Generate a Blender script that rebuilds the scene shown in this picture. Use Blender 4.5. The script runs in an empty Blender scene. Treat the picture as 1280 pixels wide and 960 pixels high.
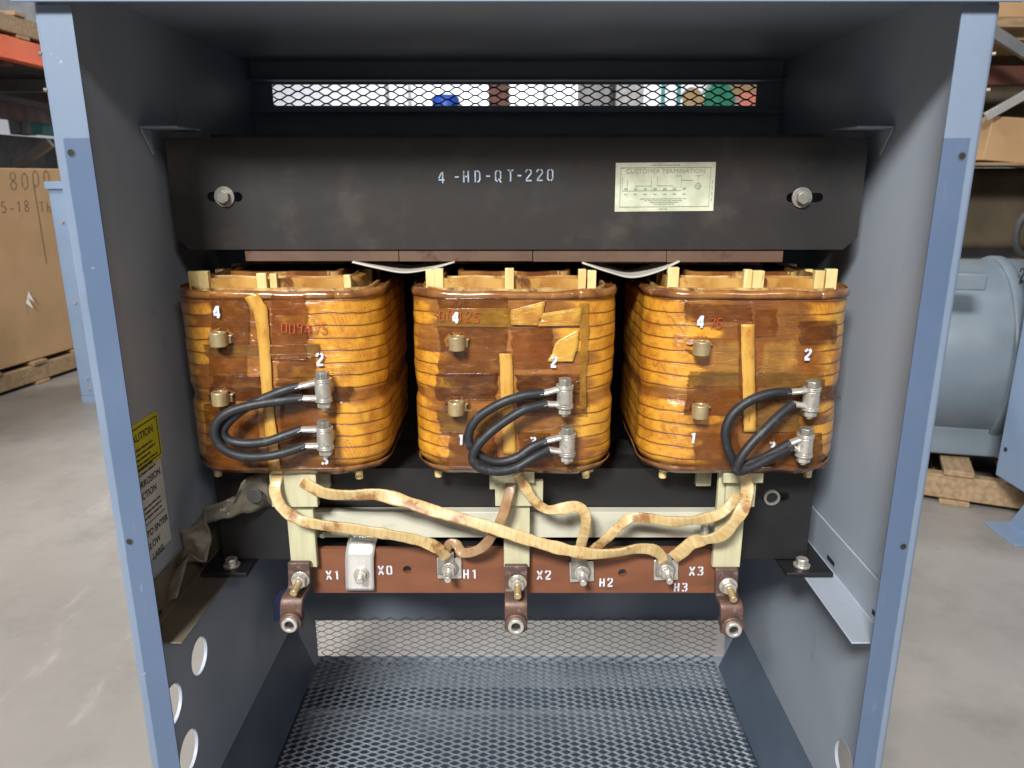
import bpy, bmesh, math, random
from mathutils import Vector, Matrix, noise
C = bpy.context
S = C.scene
COL = S.collection
RAD = math.radians
random.seed(7)

# ------------------------------------------------------------------ camera model
F, PITCH, CX, CY = 940.0, RAD(15.4), 646.0, 480.0
SP, CP = math.sin(PITCH), math.cos(PITCH)
CAM = Vector((0, -0.765, 1.07))          # cabinet front is y=0, warehouse floor is z=0

def W(x, y, z):
    """camera-relative metres to world"""
    return Vector((x, y + CAM.y, z + CAM.z))

def P(px, py, Y):
    """photo pixel + distance in front of the camera -> world point"""
    v = (CY - py) / F
    d = Y / (CP + v * SP)
    return W((px - CX) / F * d, Y, d * (v * CP - SP))

# ------------------------------------------------------------------ materials
MATS = {}
def new_mat(name):
    m = bpy.data.materials.new(name); m.use_nodes = True
    nt = m.node_tree; b = nt.nodes['Principled BSDF']
    MATS[name] = m
    return m, nt, b

class NT:
    def __init__(s, nt): s.nt = nt
    def n(s, t, **k):
        x = s.nt.nodes.new(t)
        for a, b in k.items(): setattr(x, a, b)
        return x
    def l(s, a, b): s.nt.links.new(a, b)
    def val(s, sock, v):
        if hasattr(v, 'links') or hasattr(v, 'is_output'): s.l(v, sock)
        else: sock.default_value = v
    def math(s, op, a, b=None, c=None, clamp=False):
        x = s.n('ShaderNodeMath', operation=op); x.use_clamp = clamp
        s.val(x.inputs[0], a)
        if b is not None: s.val(x.inputs[1], b)
        if c is not None: s.val(x.inputs[2], c)
        return x.outputs[0]
    def ramp(s, v, lo, hi):
        x = s.n('ShaderNodeMapRange'); x.interpolation_type = 'SMOOTHSTEP'
        s.val(x.inputs[0], v); x.inputs[1].default_value = lo; x.inputs[2].default_value = hi
        return x.outputs[0]
    def mix(s, f, a, b):
        x = s.n('ShaderNodeMix', data_type='RGBA')
        s.val(x.inputs[0], f)
        for i, q in ((6, a), (7, b)):
            if isinstance(q, tuple): x.inputs[i].default_value = (*q, 1) if len(q) == 3 else q
            else: s.l(q, x.inputs[i])
        return x.outputs[2]
    def noise(s, vec, scale, detail=4, rough=.55):
        x = s.n('ShaderNodeTexNoise'); s.l(vec, x.inputs['Vector'])
        x.inputs['Scale'].default_value = scale; x.inputs['Detail'].default_value = detail
        x.inputs['Roughness'].default_value = rough
        return x.outputs[0]
    def coord(s, which='Object'):
        return s.n('ShaderNodeTexCoord').outputs[which]
    def scale(s, vec, xyz):
        x = s.n('ShaderNodeMapping'); s.l(vec, x.inputs[0]); x.inputs['Scale'].default_value = xyz
        return x.outputs[0]
    def bump(s, h, strength, dist=.001):
        x = s.n('ShaderNodeBump'); s.l(h, x.inputs['Height'])
        x.inputs['Strength'].default_value = strength; x.inputs['Distance'].default_value = dist
        return x.outputs[0]

def basic(name, c1, c2=None, rough=.5, metal=0., scale=20, stretch=(1, 1, 1), bump=.15, bdist=.001,
          coat=0., c3=None, s3=60, t3=(.6, .7), rvar=.15, spec=.5):
    """two-tone noisy surface with optional sparse marks of a third colour"""
    m, nt, b = new_mat(name); t = NT(nt)
    co = t.scale(t.coord(), stretch)
    n1 = t.noise(co, scale)
    f = t.ramp(n1, .35, .65)
    col = t.mix(f, c1, c2 if c2 else tuple(x * .75 for x in c1))
    if c3:
        n3 = t.noise(co, s3, 6, .65)
        col = t.mix(t.ramp(n3, *t3), col, c3)
    t.l(col, b.inputs['Base Color'])
    nf = t.noise(co, scale * 6, 5, .6)
    r = t.math('MULTIPLY_ADD', n1, rvar * 2, rough - rvar, clamp=True)
    t.l(r, b.inputs['Roughness'])
    b.inputs['Metallic'].default_value = metal
    b.inputs['Specular IOR Level'].default_value = spec
    b.inputs['Coat Weight'].default_value = coat
    b.inputs['Coat Roughness'].default_value = .12
    if bump: t.l(t.bump(nf, bump, bdist), b.inputs['Normal'])
    return m

PAINT_IN = basic('cabinet_paint', (.33, .375, .435), (.29, .335, .395), rough=.5, scale=5, bump=.06,
                 c3=(.19, .20, .21), s3=9, t3=(.6, .8))
PAINT_BASE = basic('pale_blue_paint', (.20, .275, .39), (.175, .245, .36), rough=.4, scale=4, bump=.05)
BLACK = basic('black_clamp_paint', (.026, .0245, .023), (.018, .0172, .0175), rough=.40, scale=9, bump=.12,
              c3=(.050, .044, .036), s3=13, t3=(.48, .8))
MESHM = basic('mesh_paint', (.155, .18, .21), (.12, .142, .17), rough=.42, scale=14, bump=.1)
MESHD = basic('dark_mesh_paint', (.03, .035, .04), (.02, .024, .028), rough=.6, scale=14, bump=.1)
ZINC = basic('zinc_plated_steel', (.62, .61, .57), (.48, .46, .41), rough=.3, metal=.62, scale=90, bump=.1,
             c3=(.30, .26, .19), s3=120, t3=(.55, .75))
BRASSY = basic('yellow_zinc', (.60, .47, .24), (.48, .38, .22), rough=.3, metal=.6, scale=80, bump=.1,
               c3=(.35, .2, .09), s3=90, t3=(.58, .75))
DULLZ = basic('dull_zinc', (.36, .35, .31), (.26, .25, .22), rough=.42, metal=.6, scale=90, bump=.15)
ALU = basic('aluminium_strap', (.80, .80, .78), (.70, .70, .67), rough=.28, metal=.6, scale=30, stretch=(6, 1, .4), bump=.08)
COPPER = basic('oxidised_copper', (.15, .085, .062), (.10, .066, .058), rough=.5, metal=.35, scale=60, bump=.3,
               c3=(.26, .18, .15), s3=70, t3=(.55, .7))
BOARD = basic('brown_laminate', (.19, .072, .034), (.15, .056, .028), rough=.5, scale=30, stretch=(.3, 1, 1), bump=.1,
              c3=(.10, .05, .03), s3=40, t3=(.6, .75))
CREAM = basic('cream_glass_board', (.52, .50, .33), (.44, .42, .27), rough=.5, scale=30, stretch=(3, 1, .3), bump=.12,
              c3=(.36, .27, .13), s3=55, t3=(.66, .78), coat=.15)
CREAMBAR = basic('cream_angle_paint', (.55, .54, .43), (.48, .48, .39), rough=.35, scale=22, stretch=(.5, 1, 1), bump=.06,
                 c3=(.30, .28, .19), s3=30, t3=(.6, .8))
STICK = basic('varnished_stick', (.70, .57, .27), (.60, .44, .17), rough=.32, scale=70, stretch=(1, 1, .2), bump=.15, coat=.6,
              c3=(.30, .12, .03), s3=80, t3=(.56, .72))
COLLAR = basic('stained_collar', (.58, .42, .18), (.30, .13, .03), rough=.25, scale=26, bump=.3, coat=.7, c3=(.13, .045, .015), s3=30, t3=(.52, .66))
VARN = basic('dark_varnish', (.13, .045, .016), (.28, .12, .03), rough=.18, scale=28, stretch=(1, 1, .5), bump=.4, coat=.8,
             c3=(.50, .33, .12), s3=34, t3=(.60, .72))
PAPER = basic('insulating_paper', (.36, .25, .12), (.27, .16, .07), rough=.5, scale=24, bump=.2, coat=.3,
              c3=(.14, .06, .02), s3=25, t3=(.58, .7))
PACK = basic('brown_packing_board', (.125, .075, .05), (.095, .055, .038), rough=.45, scale=22, bump=.2, coat=.2, c3=(.07, .03, .015), s3=25, t3=(.56, .7))
AMBERB = basic('amber_board', (.52, .31, .09), (.34, .15, .03), rough=.25, scale=22, stretch=(1, 1, .5), bump=.3, coat=.7, c3=(.12, .04, .012), s3=24, t3=(.53, .66))
ANGLE_SHADE = basic('shaded_angle_brown', (.14, .12, .095), (.105, .09, .07), rough=.55, scale=12, bump=.2, c3=(.07, .055, .04), s3=14, t3=(.55, .75))  # warm shade on the left support angle, put into its colour
LOWBLACK = basic('near_black_clamp', (.013, .013, .014), (.009, .009, .010), rough=.5, scale=9, bump=.12, c3=(.024, .022, .019), s3=12, t3=(.5, .8))  # near-black for the lower clamp, darker than the upper clamp's black
SHEET = basic('grey_barrier_sheet', (.46, .45, .39), (.38, .37, .32), rough=.45, scale=10, bump=.1)
CABLE = basic('black_cable_jacket', (.017, .019, .024), (.012, .014, .018), rough=.52, scale=50, bump=.25, c3=(.055, .055, .06), s3=70, t3=(.54, .74))
WHITE = basic('white_stencil_paint', (.70, .71, .76), (.52, .55, .64), rough=.6, scale=150, bump=.1, c3=(.22, .15, .12), s3=190, t3=(.60, .70))
STENB = basic('bluish_stencil_paint', (.42, .52, .66), (.27, .34, .44), rough=.6, scale=150, bump=.1, c3=(.12, .13, .15), s3=240, t3=(.55, .68))
REDINK = basic('red_marker', (.48, .05, .02), (.36, .06, .02), rough=.5, scale=120, bump=0)
INK = basic('black_print', (.03, .03, .03), (.05, .05, .05), rough=.6, scale=100, bump=0)
GREYINK = basic('grey_print', (.25, .28, .21), (.33, .36, .28), rough=.5, scale=100, bump=0)
YELLOW = basic('yellow_label', (.60, .56, .03), (.55, .50, .03), rough=.45, scale=20, bump=.03)
LABELW = basic('white_label', (.62, .62, .60), (.55, .55, .53), rough=.5, scale=20, bump=.03)
FOIL = basic('foil_label', (.50, .55, .40), (.64, .66, .52), rough=.36, metal=.25, scale=35, bump=.35, c3=(.60, .56, .36), s3=30, t3=(.55, .75))
OLIVE = basic('olive_film', (.135, .125, .092), (.19, .175, .135), rough=.32, scale=14, bump=.4, bdist=.003, coat=.25, c3=(.08, .07, .045), s3=22, t3=(.55, .75))
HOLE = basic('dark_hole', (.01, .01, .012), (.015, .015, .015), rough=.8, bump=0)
PATCH = basic('amber_tape', (.56, .32, .055), (.36, .16, .025), rough=.16, scale=26, bump=.6, bdist=.003, coat=.8, c3=(.30, .12, .03), s3=30, t3=(.56, .7))
STRIP = basic('tan_tape', (.56, .32, .065), (.44, .215, .035), rough=.22, scale=40, stretch=(1, 1, .4), bump=.3, coat=.6, c3=(.33, .14, .03), s3=60, t3=(.58, .72))
CARD = basic('cardboard', (.47, .30, .155), (.43, .27, .135), rough=.8, scale=4, bump=.12, bdist=.002, c3=(.36, .21, .10), s3=5, t3=(.55, .8))
INKBR = basic('faded_marker', (.10, .07, .045), (.17, .12, .07), rough=.7, scale=40, bump=0)
CARDDK = basic('dark_cardboard', (.12, .095, .06), (.09, .07, .045), rough=.8, scale=6, bump=.12)
WOOD = basic('pallet_wood', (.36, .25, .14), (.26, .17, .095), rough=.75, scale=9, stretch=(1, 6, 6), bump=.3, c3=(.20, .12, .06), s3=12, t3=(.58, .75))
ORANGE = basic('rack_orange', (.75, .12, .02), (.65, .10, .02), rough=.45, scale=7, bump=.05)
RUST = basic('rack_rust_red', (.13, .045, .03), (.09, .035, .025), rough=.6, scale=10, bump=.1)
STEELG = basic('grey_steel', (.28, .29, .30), (.22, .23, .24), rough=.45, metal=.5, scale=10, bump=.1)
DARKST = basic('dark_steel', (.05, .05, .05), (.035, .035, .035), rough=.6, scale=10, bump=.1)
MOTOR = basic('motor_grey_paint', (.17, .21, .245), (.14, .18, .212), rough=.4, scale=6, bump=.08, c3=(.16, .17, .17), s3=9, t3=(.6, .8))
WALLW = basic('white_wall', (.80, .82, .86), (.76, .78, .82), rough=.7, scale=2, bump=.03)
BLUEP = basic('blue_plastic', (.03, .12, .65), (.03, .10, .55), rough=.4, scale=6, bump=.05)
GREENT = basic('green_tarp', (.02, .26, .16), (.015, .18, .11), rough=.5, scale=9, bump=.3, bdist=.01)
TEAL = basic('teal_plastic', (.10, .40, .42), (.08, .34, .36), rough=.5, scale=6, bump=.05)
TANSACK = basic('tan_sack', (.50, .36, .20), (.40, .28, .15), rough=.8, scale=9, bump=.3, bdist=.01)
CORAL = basic('coral_carton', (.75, .26, .19), (.70, .22, .16), rough=.6, scale=6, bump=.05)
GREYP = basic('grey_plastic', (.34, .34, .35), (.28, .28, .29), rough=.6, scale=6, bump=.05)

def concrete():
    m, nt, b = new_mat('concrete_floor'); t = NT(nt); co = t.coord()
    n1 = t.noise(co, .9, 6, .6); n2 = t.noise(co, 5, 8, .7); n3 = t.noise(co, 40, 6, .7)
    col = t.mix(t.ramp(n1, .3, .7), (.275, .257, .236), (.205, .190, .173))
    col = t.mix(t.math('MULTIPLY', t.ramp(n2, .46, .70), .42), col, (.14, .130, .117))
    n4 = t.noise(t.scale(co, (1.2, .35, 1)), 3.2, 8, .75)
    col = t.mix(t.math('MULTIPLY', t.ramp(n4, .56, .7), .5), col, (.42, .395, .36))
    col = t.mix(t.math('MULTIPLY', t.ramp(n3, .62, .75), .35), col, (.16, .15, .14))
    t.l(col, b.inputs['Base Color'])
    t.l(t.math('MULTIPLY_ADD', n2, .5, .18), b.inputs['Roughness'])
    t.l(t.bump(n3, .1, .002), b.inputs['Normal'])
    return m
CONC = concrete()

def post_paint():
    """faded front paint, darker where a cover panel used to sit against the frame"""
    m, nt, b = new_mat('post_paint'); t = NT(nt); co = t.coord()
    sx = t.n('ShaderNodeSeparateXYZ'); t.l(co, sx.inputs[0])
    wob = t.math('MULTIPLY_ADD', t.noise(co, 60), .0016, -.0008)
    ax = t.math('ADD', t.math('ABSOLUTE', sx.outputs[0]), wob)
    mx = t.ramp(ax, .4405, .4385)
    mz = t.ramp(t.math('ADD', sx.outputs[2], wob), 1.107, 1.1055)
    mk = t.math('MULTIPLY', mx, mz)
    n = t.noise(co, 6); nf = t.noise(co, 300, 3)
    up = t.mix(t.ramp(n, .35, .65), (.152, .205, .288), (.168, .22, .302))
    dn = t.mix(t.ramp(n, .35, .65), (.076, .118, .198), (.086, .129, .21))
    col = t.mix(mk, up, dn)
    ch = t.ramp(t.noise(co, 42, 5, .7), .70, .73)
    col = t.mix(t.math('MULTIPLY', ch, .5), col, (.5, .53, .56))
    sc = t.noise(t.scale(co, (1, 1, .12)), 170, 3, .6)
    col = t.mix(t.math('MULTIPLY', t.math('MULTIPLY', t.ramp(sc, .60, .72), t.ramp(n, .45, .65)), .2), col, (.36, .40, .45))
    dt = t.ramp(t.noise(co, 13, 6, .7), .56, .74)
    col = t.mix(t.math('MULTIPLY', dt, .28), col, (.10, .11, .12))
    t.l(col, b.inputs['Base Color'])
    b.inputs['Roughness'].default_value = .42
    t.l(t.bump(nf, .05, .0005), b.inputs['Normal'])
    return m
POST = post_paint()
KICK = basic('darkened_blue_grey', (.085, .115, .16), (.07, .095, .135), rough=.45, scale=8, bump=.1)

PITCHZ = .0156
def winding_mat(name, x0, x1, seed, browns=(.20, .066, .016), bandz=.098, patches=()):
    """amber glass-tape turns under varnish, brown varnished wrap between x0 and x1 on the front"""
    m, nt, b = new_mat(name); t = NT(nt)
    co = t.coord()
    off = t.n('ShaderNodeMapping'); t.l(co, off.inputs[0]); off.inputs['Location'].default_value = (seed, seed * .7, seed * .3)
    o = off.outputs[0]
    sx = t.n('ShaderNodeSeparateXYZ'); t.l(co, sx.inputs[0])
    X, Y, Z = sx.outputs
    n1 = t.noise(o, 9, 4); n2 = t.noise(o, 35, 6, .65); n3 = t.noise(t.scale(o, (1, 1, .6)), 46, 5, .65)
    nh = t.noise(t.scale(o, (1, 1, 2.5)), 12, 5, .6)
    # the turns
    ph = t.math('ADD', t.math('DIVIDE', Z, PITCHZ), t.math('MULTIPLY_ADD', n1, .9, -.45))
    fr = t.math('FRACT', ph)
    tri = t.math('ABSOLUTE', t.math('SUBTRACT', fr, .5))        # .5 at the seam
    seam = t.ramp(tri, .435, .482)
    base = t.mix(t.ramp(n2, .3, .7), (.68, .345, .036), (.55, .235, .020))
    base = t.mix(t.math('MULTIPLY', t.ramp(n1, .5, .75), .6), base, (.68, .41, .075))
    # slanting weave of the glass tape
    wv = t.n('ShaderNodeTexWave'); wv.wave_type = 'BANDS'; wv.bands_direction = 'DIAGONAL'
    t.l(t.scale(o, (1.2, 1.2, .5)), wv.inputs[0]); wv.inputs['Scale'].default_value = 95; wv.inputs['Distortion'].default_value = 5
    wv.inputs['Detail'].default_value = 3
    hat = t.math('MULTIPLY', t.ramp(wv.outputs[1], .80, .97), t.ramp(n2, .46, .62))
    base = t.mix(t.math('MULTIPLY', hat, .55), base, (.24, .075, .01))
    base = t.mix(t.math('MULTIPLY', t.ramp(n3, .55, .72), .55), base, (.27, .085, .012))
    nv = t.noise(t.scale(o, (1, 1, .8)), 19, 7, .72)
    base = t.mix(t.math('MULTIPLY', t.ramp(nv, .46, .63), .66), base, (.33, .105, .012))
    base = t.mix(t.math('MULTIPLY', t.ramp(tri, .30, .47), .35), base, (.26, .08, .01))
    base = t.mix(t.math('MULTIPLY', seam, .85), base, (.085, .024, .006))
    # brown wrap
    cmb = t.n('ShaderNodeCombineXYZ'); t.l(t.math('MULTIPLY', t.math('FLOOR', ph), 3.7), cmb.inputs[2]); t.val(cmb.inputs[0], seed)
    wn = t.n('ShaderNodeTexWhiteNoise'); wn.noise_dimensions = '3D'; t.l(cmb.outputs[0], wn.inputs[0])
    jag = t.math('ADD', t.math('MULTIPLY_ADD', wn.outputs[0], .050, -.025), t.math('MULTIPLY_ADD', nh, .07, -.035))
    jag = t.math('ADD', jag, t.math('MULTIPLY', tri, .02))
    xx = t.math('ADD', X, jag)
    front = t.ramp(Y, -.085, -.098)
    mk = t.math('MULTIPLY', t.math('MULTIPLY', t.ramp(xx, x0 - .006, x0 + .010), t.ramp(xx, x1 + .014, x1 - .010)), front)
    zz = t.math('ADD', Z, t.math('MULTIPLY_ADD', n1, .03, -.015))
    band = t.ramp(t.math('ABSOLUTE', t.math('SUBTRACT', zz, bandz)), .012, .005)
    edge = t.math('MAXIMUM', t.ramp(zz, .212, .222), t.ramp(zz, .012, .004))
    mk = t.math('MAXIMUM', mk, t.math('MULTIPLY', t.math('MAXIMUM', band, edge), .9))
    br = t.mix(t.ramp(n2, .3, .7), browns, tuple(c * .62 for c in browns))
    nb = t.noise(t.scale(o, (1, 1, 1.1)), 15, 4, .5)
    br = t.mix(t.math('MULTIPLY', t.ramp(nb, .53, .62), .55), br, (.36, .15, .035))
    br = t.mix(t.math('MULTIPLY', t.ramp(nb, .44, .36), .6), br, (.10, .030, .010))
    mk2 = t.math('MULTIPLY', mk, t.math('MULTIPLY_ADD', t.ramp(t.noise(o, 11, 5, .65), .35, .7), -.16, .95))
    for (pa, pb, pc, pd, pcol, pst) in patches:                 # tape and paper patches: x range, z range, colour
        xp = t.math('ADD', X, t.math('MULTIPLY_ADD', n2, .03, -.015)); zp = t.math('ADD', Z, t.math('MULTIPLY_ADD', n2, .03, -.015))
        q = t.math('MULTIPLY', t.math('MULTIPLY', t.ramp(xp, pa - .004, pa + .004), t.ramp(xp, pb + .004, pb - .004)),
                   t.math('MULTIPLY', t.ramp(zp, pc - .004, pc + .004), t.ramp(zp, pd + .004, pd - .004)))
        br = t.mix(t.math('MULTIPLY', q, pst), br, t.mix(t.ramp(n2, .35, .65), pcol, tuple(c * .6 for c in pcol)))
    col = t.mix(mk2, base, br)
    t.l(col, b.inputs['Base Color'])
    t.l(t.math('MULTIPLY_ADD', n2, .25, .20), b.inputs['Roughness'])
    b.inputs['Coat Weight'].default_value = .8; b.inputs['Coat Roughness'].default_value = .07
    h = t.math('ADD', t.math('MULTIPLY', t.math('MULTIPLY', seam, t.math('SUBTRACT', 1.0, mk2)), -.7), t.math('MULTIPLY', n3, .5))
    h = t.math('ADD', h, t.math('MULTIPLY', n1, 1.2))
    wr = t.noise(t.scale(o, (1, 1, 7)), 8, 3, .5)
    h = t.math('ADD', h, t.math('MULTIPLY', t.ramp(t.math('ABSOLUTE', t.math('SUBTRACT', wr, .5)), .012, .0), .35))
    nr = t.bump(h, .55, .0016); t.l(nr, b.inputs['Normal']); t.l(t.bump(t.noise(t.scale(o, (1, 1, 1.8)), 30, 5, .6), .9, .006), b.inputs['Coat Normal'])
    return m

def film(name, c, a):
    """see-through varnished tape film"""
    m, nt, b = new_mat(name); t = NT(nt); co = t.coord()
    n = t.noise(co, 26, 5, .6); n2 = t.noise(t.scale(co, (1, 1, 2)), 60, 5, .65)
    t.l(t.mix(t.ramp(n, .35, .65), c, tuple(x * .62 for x in c)), b.inputs['Base Color'])
    t.l(t.math('MULTIPLY_ADD', t.ramp(n2, .3, .7), .4, a - .18), b.inputs['Alpha'])
    b.inputs['Roughness'].default_value = .16; b.inputs['Coat Weight'].default_value = .5; b.inputs['Coat Roughness'].default_value = .08
    t.l(t.bump(n, .8, .004), b.inputs['Normal']); return m

def lead_mat():
    m, nt, b = new_mat('tape_wrapped_lead'); t = NT(nt)
    uv = t.coord('UV'); sx = t.n('ShaderNodeSeparateXYZ'); t.l(uv, sx.inputs[0])
    co = t.coord(); n = t.noise(co, 60, 5); nl = t.noise(co, 24, 5, .65)
    ph = t.math('ADD', t.math('DIVIDE', sx.outputs[0], .0085), t.math('MULTIPLY', sx.outputs[1], 1.0))
    ph = t.math('ADD', ph, t.math('MULTIPLY', n, .25))
    fr = t.math('FRACT', ph)
    seam = t.ramp(fr, .12, .0)
    col = t.mix(t.ramp(n, .3, .7), (.56, .43, .215), (.47, .33, .135))
    col = t.mix(t.math('MULTIPLY', t.ramp(nl, .52, .62), .85), col, (.24, .095, .024))
    col = t.mix(t.math('MULTIPLY', seam, .6), col, (.34, .18, .055))
    col = t.mix(t.math('MULTIPLY', t.ramp(fr, .75, 1.0), .16), col, (.30, .17, .06))
    t.l(col, b.inputs['Base Color']); b.inputs['Roughness'].default_value = .42
    b.inputs['Coat Weight'].default_value = .3; b.inputs['Coat Roughness'].default_value = .2
    t.l(t.bump(t.math('ADD', fr, t.math('MULTIPLY', n, .6)), .5, .0012), b.inputs['Normal'])
    return m
LEAD = lead_mat()
LEADBR = basic('brown_soaked_lead', (.34, .22, .12), (.25, .13, .06), rough=.4, scale=50, bump=.4, coat=.3, c3=(.50, .22, .06), s3=30, t3=(.55, .68))

# ------------------------------------------------------------------ mesh helpers
class MB:
    def __init__(s): s.bm = bmesh.new(); s.uv = None
    def box(s, c, size, rot=None, taper=None):
        M = Matrix.Translation(c) @ (rot.to_4x4() if rot else Matrix()) @ Matrix.Diagonal((*size, 1))
        bmesh.ops.create_cube(s.bm, size=1, matrix=M); return s
    def bx(s, x0, x1, y0, y1, z0, z1):
        return s.box(((x0 + x1) / 2, (y0 + y1) / 2, (z0 + z1) / 2), (abs(x1 - x0), abs(y1 - y0), abs(z1 - z0)))
    def frame(s, p0, p1, up=(0, 0, 1)):
        d = (Vector(p1) - Vector(p0)); L = d.length; d.normalize()
        u = Vector(up)
        if abs(d.dot(u)) > .98: u = Vector((0, 1, 0))
        a = u.cross(d).normalized(); b = d.cross(a)
        return Matrix((a, b, d)).transposed(), L
    def cyl(s, p0, p1, r, n=20, r2=None):
        R, L = s.frame(p0, p1)
        M = Matrix.Translation((Vector(p0) + Vector(p1)) / 2) @ R.to_4x4()
        bmesh.ops.create_cone(s.bm, cap_ends=True, segments=n, radius1=r, radius2=r if r2 is None else r2, depth=L, matrix=M)
        return s
    def bar(s, p0, p1, w, h, up=(0, 0, 1)):
        R, L = s.frame(p0, p1, up)
        return s.box((Vector(p0) + Vector(p1)) / 2, (w, h, L), R)
    def pipe(s, p0, p1, r, ri, n=24):
        """open ring / bush"""
        R, L = s.frame(p0, p1); p0 = Vector(p0); p1 = Vector(p1); vs = []
        for p in (p0, p1):
            for q in (r, ri):
                vs.append([s.bm.verts.new(p + R @ Vector((q * math.cos(2 * math.pi * i / n), q * math.sin(2 * math.pi * i / n), 0))) for i in range(n)])
        o0, i0, o1, i1 = vs
        for i in range(n):
            j = (i + 1) % n
            for a, b in ((o0, o1), (o1, i1), (i1, i0), (i0, o0)):
                s.bm.faces.new((a[i], a[j], b[j], b[i]))
        return s
    def sweep(s, pts, w, h, n=14, view=Vector((0, -1, 0)), flat=2.0, uv=True, wob=0., closed_ends=True, twist=None):
        """tube of elliptical section: wide axis w across the view, thin axis h along it"""
        if s.uv is None: s.uv = s.bm.loops.layers.uv.new('UVMap')
        rings, dist = [], [0.]
        for i, p in enumerate(pts):
            a = pts[max(i - 1, 0)]; b = pts[min(i + 1, len(pts) - 1)]
            tan = (b - a).normalized()
            ax = tan.cross(view)
            if ax.length < .05: ax = Vector((0, 0, 1))
            ax.normalize(); ay = ax.cross(tan).normalized()
            if twist: 
                q = twist(i / (len(pts) - 1)); ax, ay = ax * math.cos(q) + ay * math.sin(q), ay * math.cos(q) - ax * math.sin(q)
            if i: dist.append(dist[-1] + (p - pts[i - 1]).length)
            k = 1 + wob * noise.noise(p * 60) + (.035 * ((dist[-1] / .0085) % 1.0 - .5) if wob else 0)
            ring = []
            for j in range(n):
                th = 2 * math.pi * j / n
                c, sn = math.cos(th), math.sin(th)
                e = 2.0 / flat
                ring.append(s.bm.verts.new(p + ax * (w / 2 * k * math.copysign(abs(c) ** e, c)) + ay * (h / 2 * k * math.copysign(abs(sn) ** e, sn))))
            rings.append(ring)
        for i in range(len(rings) - 1):
            for j in range(n):
                k = (j + 1) % n
                f = s.bm.faces.new((rings[i][j], rings[i][k], rings[i + 1][k], rings[i + 1][j]))
                for lp, (u, v) in zip(f.loops, ((dist[i], j / n), (dist[i], (j + 1) / n), (dist[i + 1], (j + 1) / n), (dist[i + 1], j / n))):
                    lp[s.uv].uv = (u, v)
        if closed_ends:
            s.bm.faces.new(list(reversed(rings[0]))); s.bm.faces.new(rings[-1])
        return s
    def prism(s, poly, ax_o, ax_x, ax_y, depth):
        """extrude a 2-D polygon in the plane (o, x, y) by depth along x cross y"""
        o, x, y = Vector(ax_o), Vector(ax_x), Vector(ax_y); nrm = x.cross(y) * depth
        a = [s.bm.verts.new(o + x * p[0] + y * p[1]) for p in poly]
        b = [s.bm.verts.new(v.co + nrm) for v in a]
        s.bm.faces.new(list(reversed(a))); s.bm.faces.new(b)
        for i in range(len(poly)):
            j = (i + 1) % len(poly); s.bm.faces.new((a[i], a[j], b[j], b[i]))
        return s
    def grid(s, rows):
        vs = [[s.bm.verts.new(p) for p in r] for r in rows]
        for i in range(len(vs) - 1):
            for j in range(len(vs[0]) - 1):
                s.bm.faces.new((vs[i][j], vs[i][j + 1], vs[i + 1][j + 1], vs[i + 1][j]))
        return s
    def build(s, name, mat, parent=None, bevel=0., smooth=35, solid=0., segs=2):
        root = parent
        while root is not None and root.parent is not None: root = root.parent
        if root is not None: bmesh.ops.translate(s.bm, verts=s.bm.verts, vec=-root.location)
        bmesh.ops.recalc_face_normals(s.bm, faces=s.bm.faces)
        me = bpy.data.meshes.new(name); s.bm.to_mesh(me); s.bm.free()
        return finish(name, me, mat, parent, bevel, smooth, solid, segs)

def finish(name, me, mat, parent, bevel=0., smooth=35, solid=0., segs=2):
    me.materials.append(mat)
    if smooth:
        for p in me.polygons: p.use_smooth = True
        me.set_sharp_from_angle(angle=RAD(smooth))
    o = bpy.data.objects.new(name, me); COL.objects.link(o); o.parent = parent
    if solid:
        md = o.modifiers.new('thick', 'SOLIDIFY'); md.thickness = solid; md.offset = 0
    if bevel:
        md = o.modifiers.new('bevel', 'BEVEL'); md.width = bevel; md.segments = segs; md.limit_method = 'ANGLE'; md.angle_limit = RAD(40)
        md.harden_normals = False
    return o

def centred(o):
    """move a single-mesh top-level thing's origin to its base"""
    me = o.data; vs = [v.co for v in me.vertices]
    c = Vector(((min(v.x for v in vs) + max(v.x for v in vs)) / 2, (min(v.y for v in vs) + max(v.y for v in vs)) / 2, min(v.z for v in vs)))
    me.transform(Matrix.Translation(-c)); o.location = c
    return o

def tag(o, label, cat, group=None):
    o['label'] = label; o['category'] = cat
    if group: o['group'] = group
    return o
def thing(name, label, cat, loc, group=None):
    o = bpy.data.objects.new(name, None); COL.objects.link(o); o.location = loc; o.empty_display_size = .05
    return tag(o, label, cat, group)
def lab(o, label): o['label'] = label; return o

def catmull(pts, n=10):
    pts = [Vector(p) for p in pts]; out = []
    q = [pts[0] * 2 - pts[1]] + pts + [pts[-1] * 2 - pts[-2]]
    for i in range(1, len(q) - 2):
        a, b, c, d = q[i - 1], q[i], q[i + 1], q[i + 2]
        for k in range(n):
            u = k / n
            out.append(.5 * ((2 * b) + (c - a) * u + (2 * a - 5 * b + 4 * c - d) * u * u + (3 * b - a - 3 * c + d) * u ** 3))
    out.append(pts[-1]); return out

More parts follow.
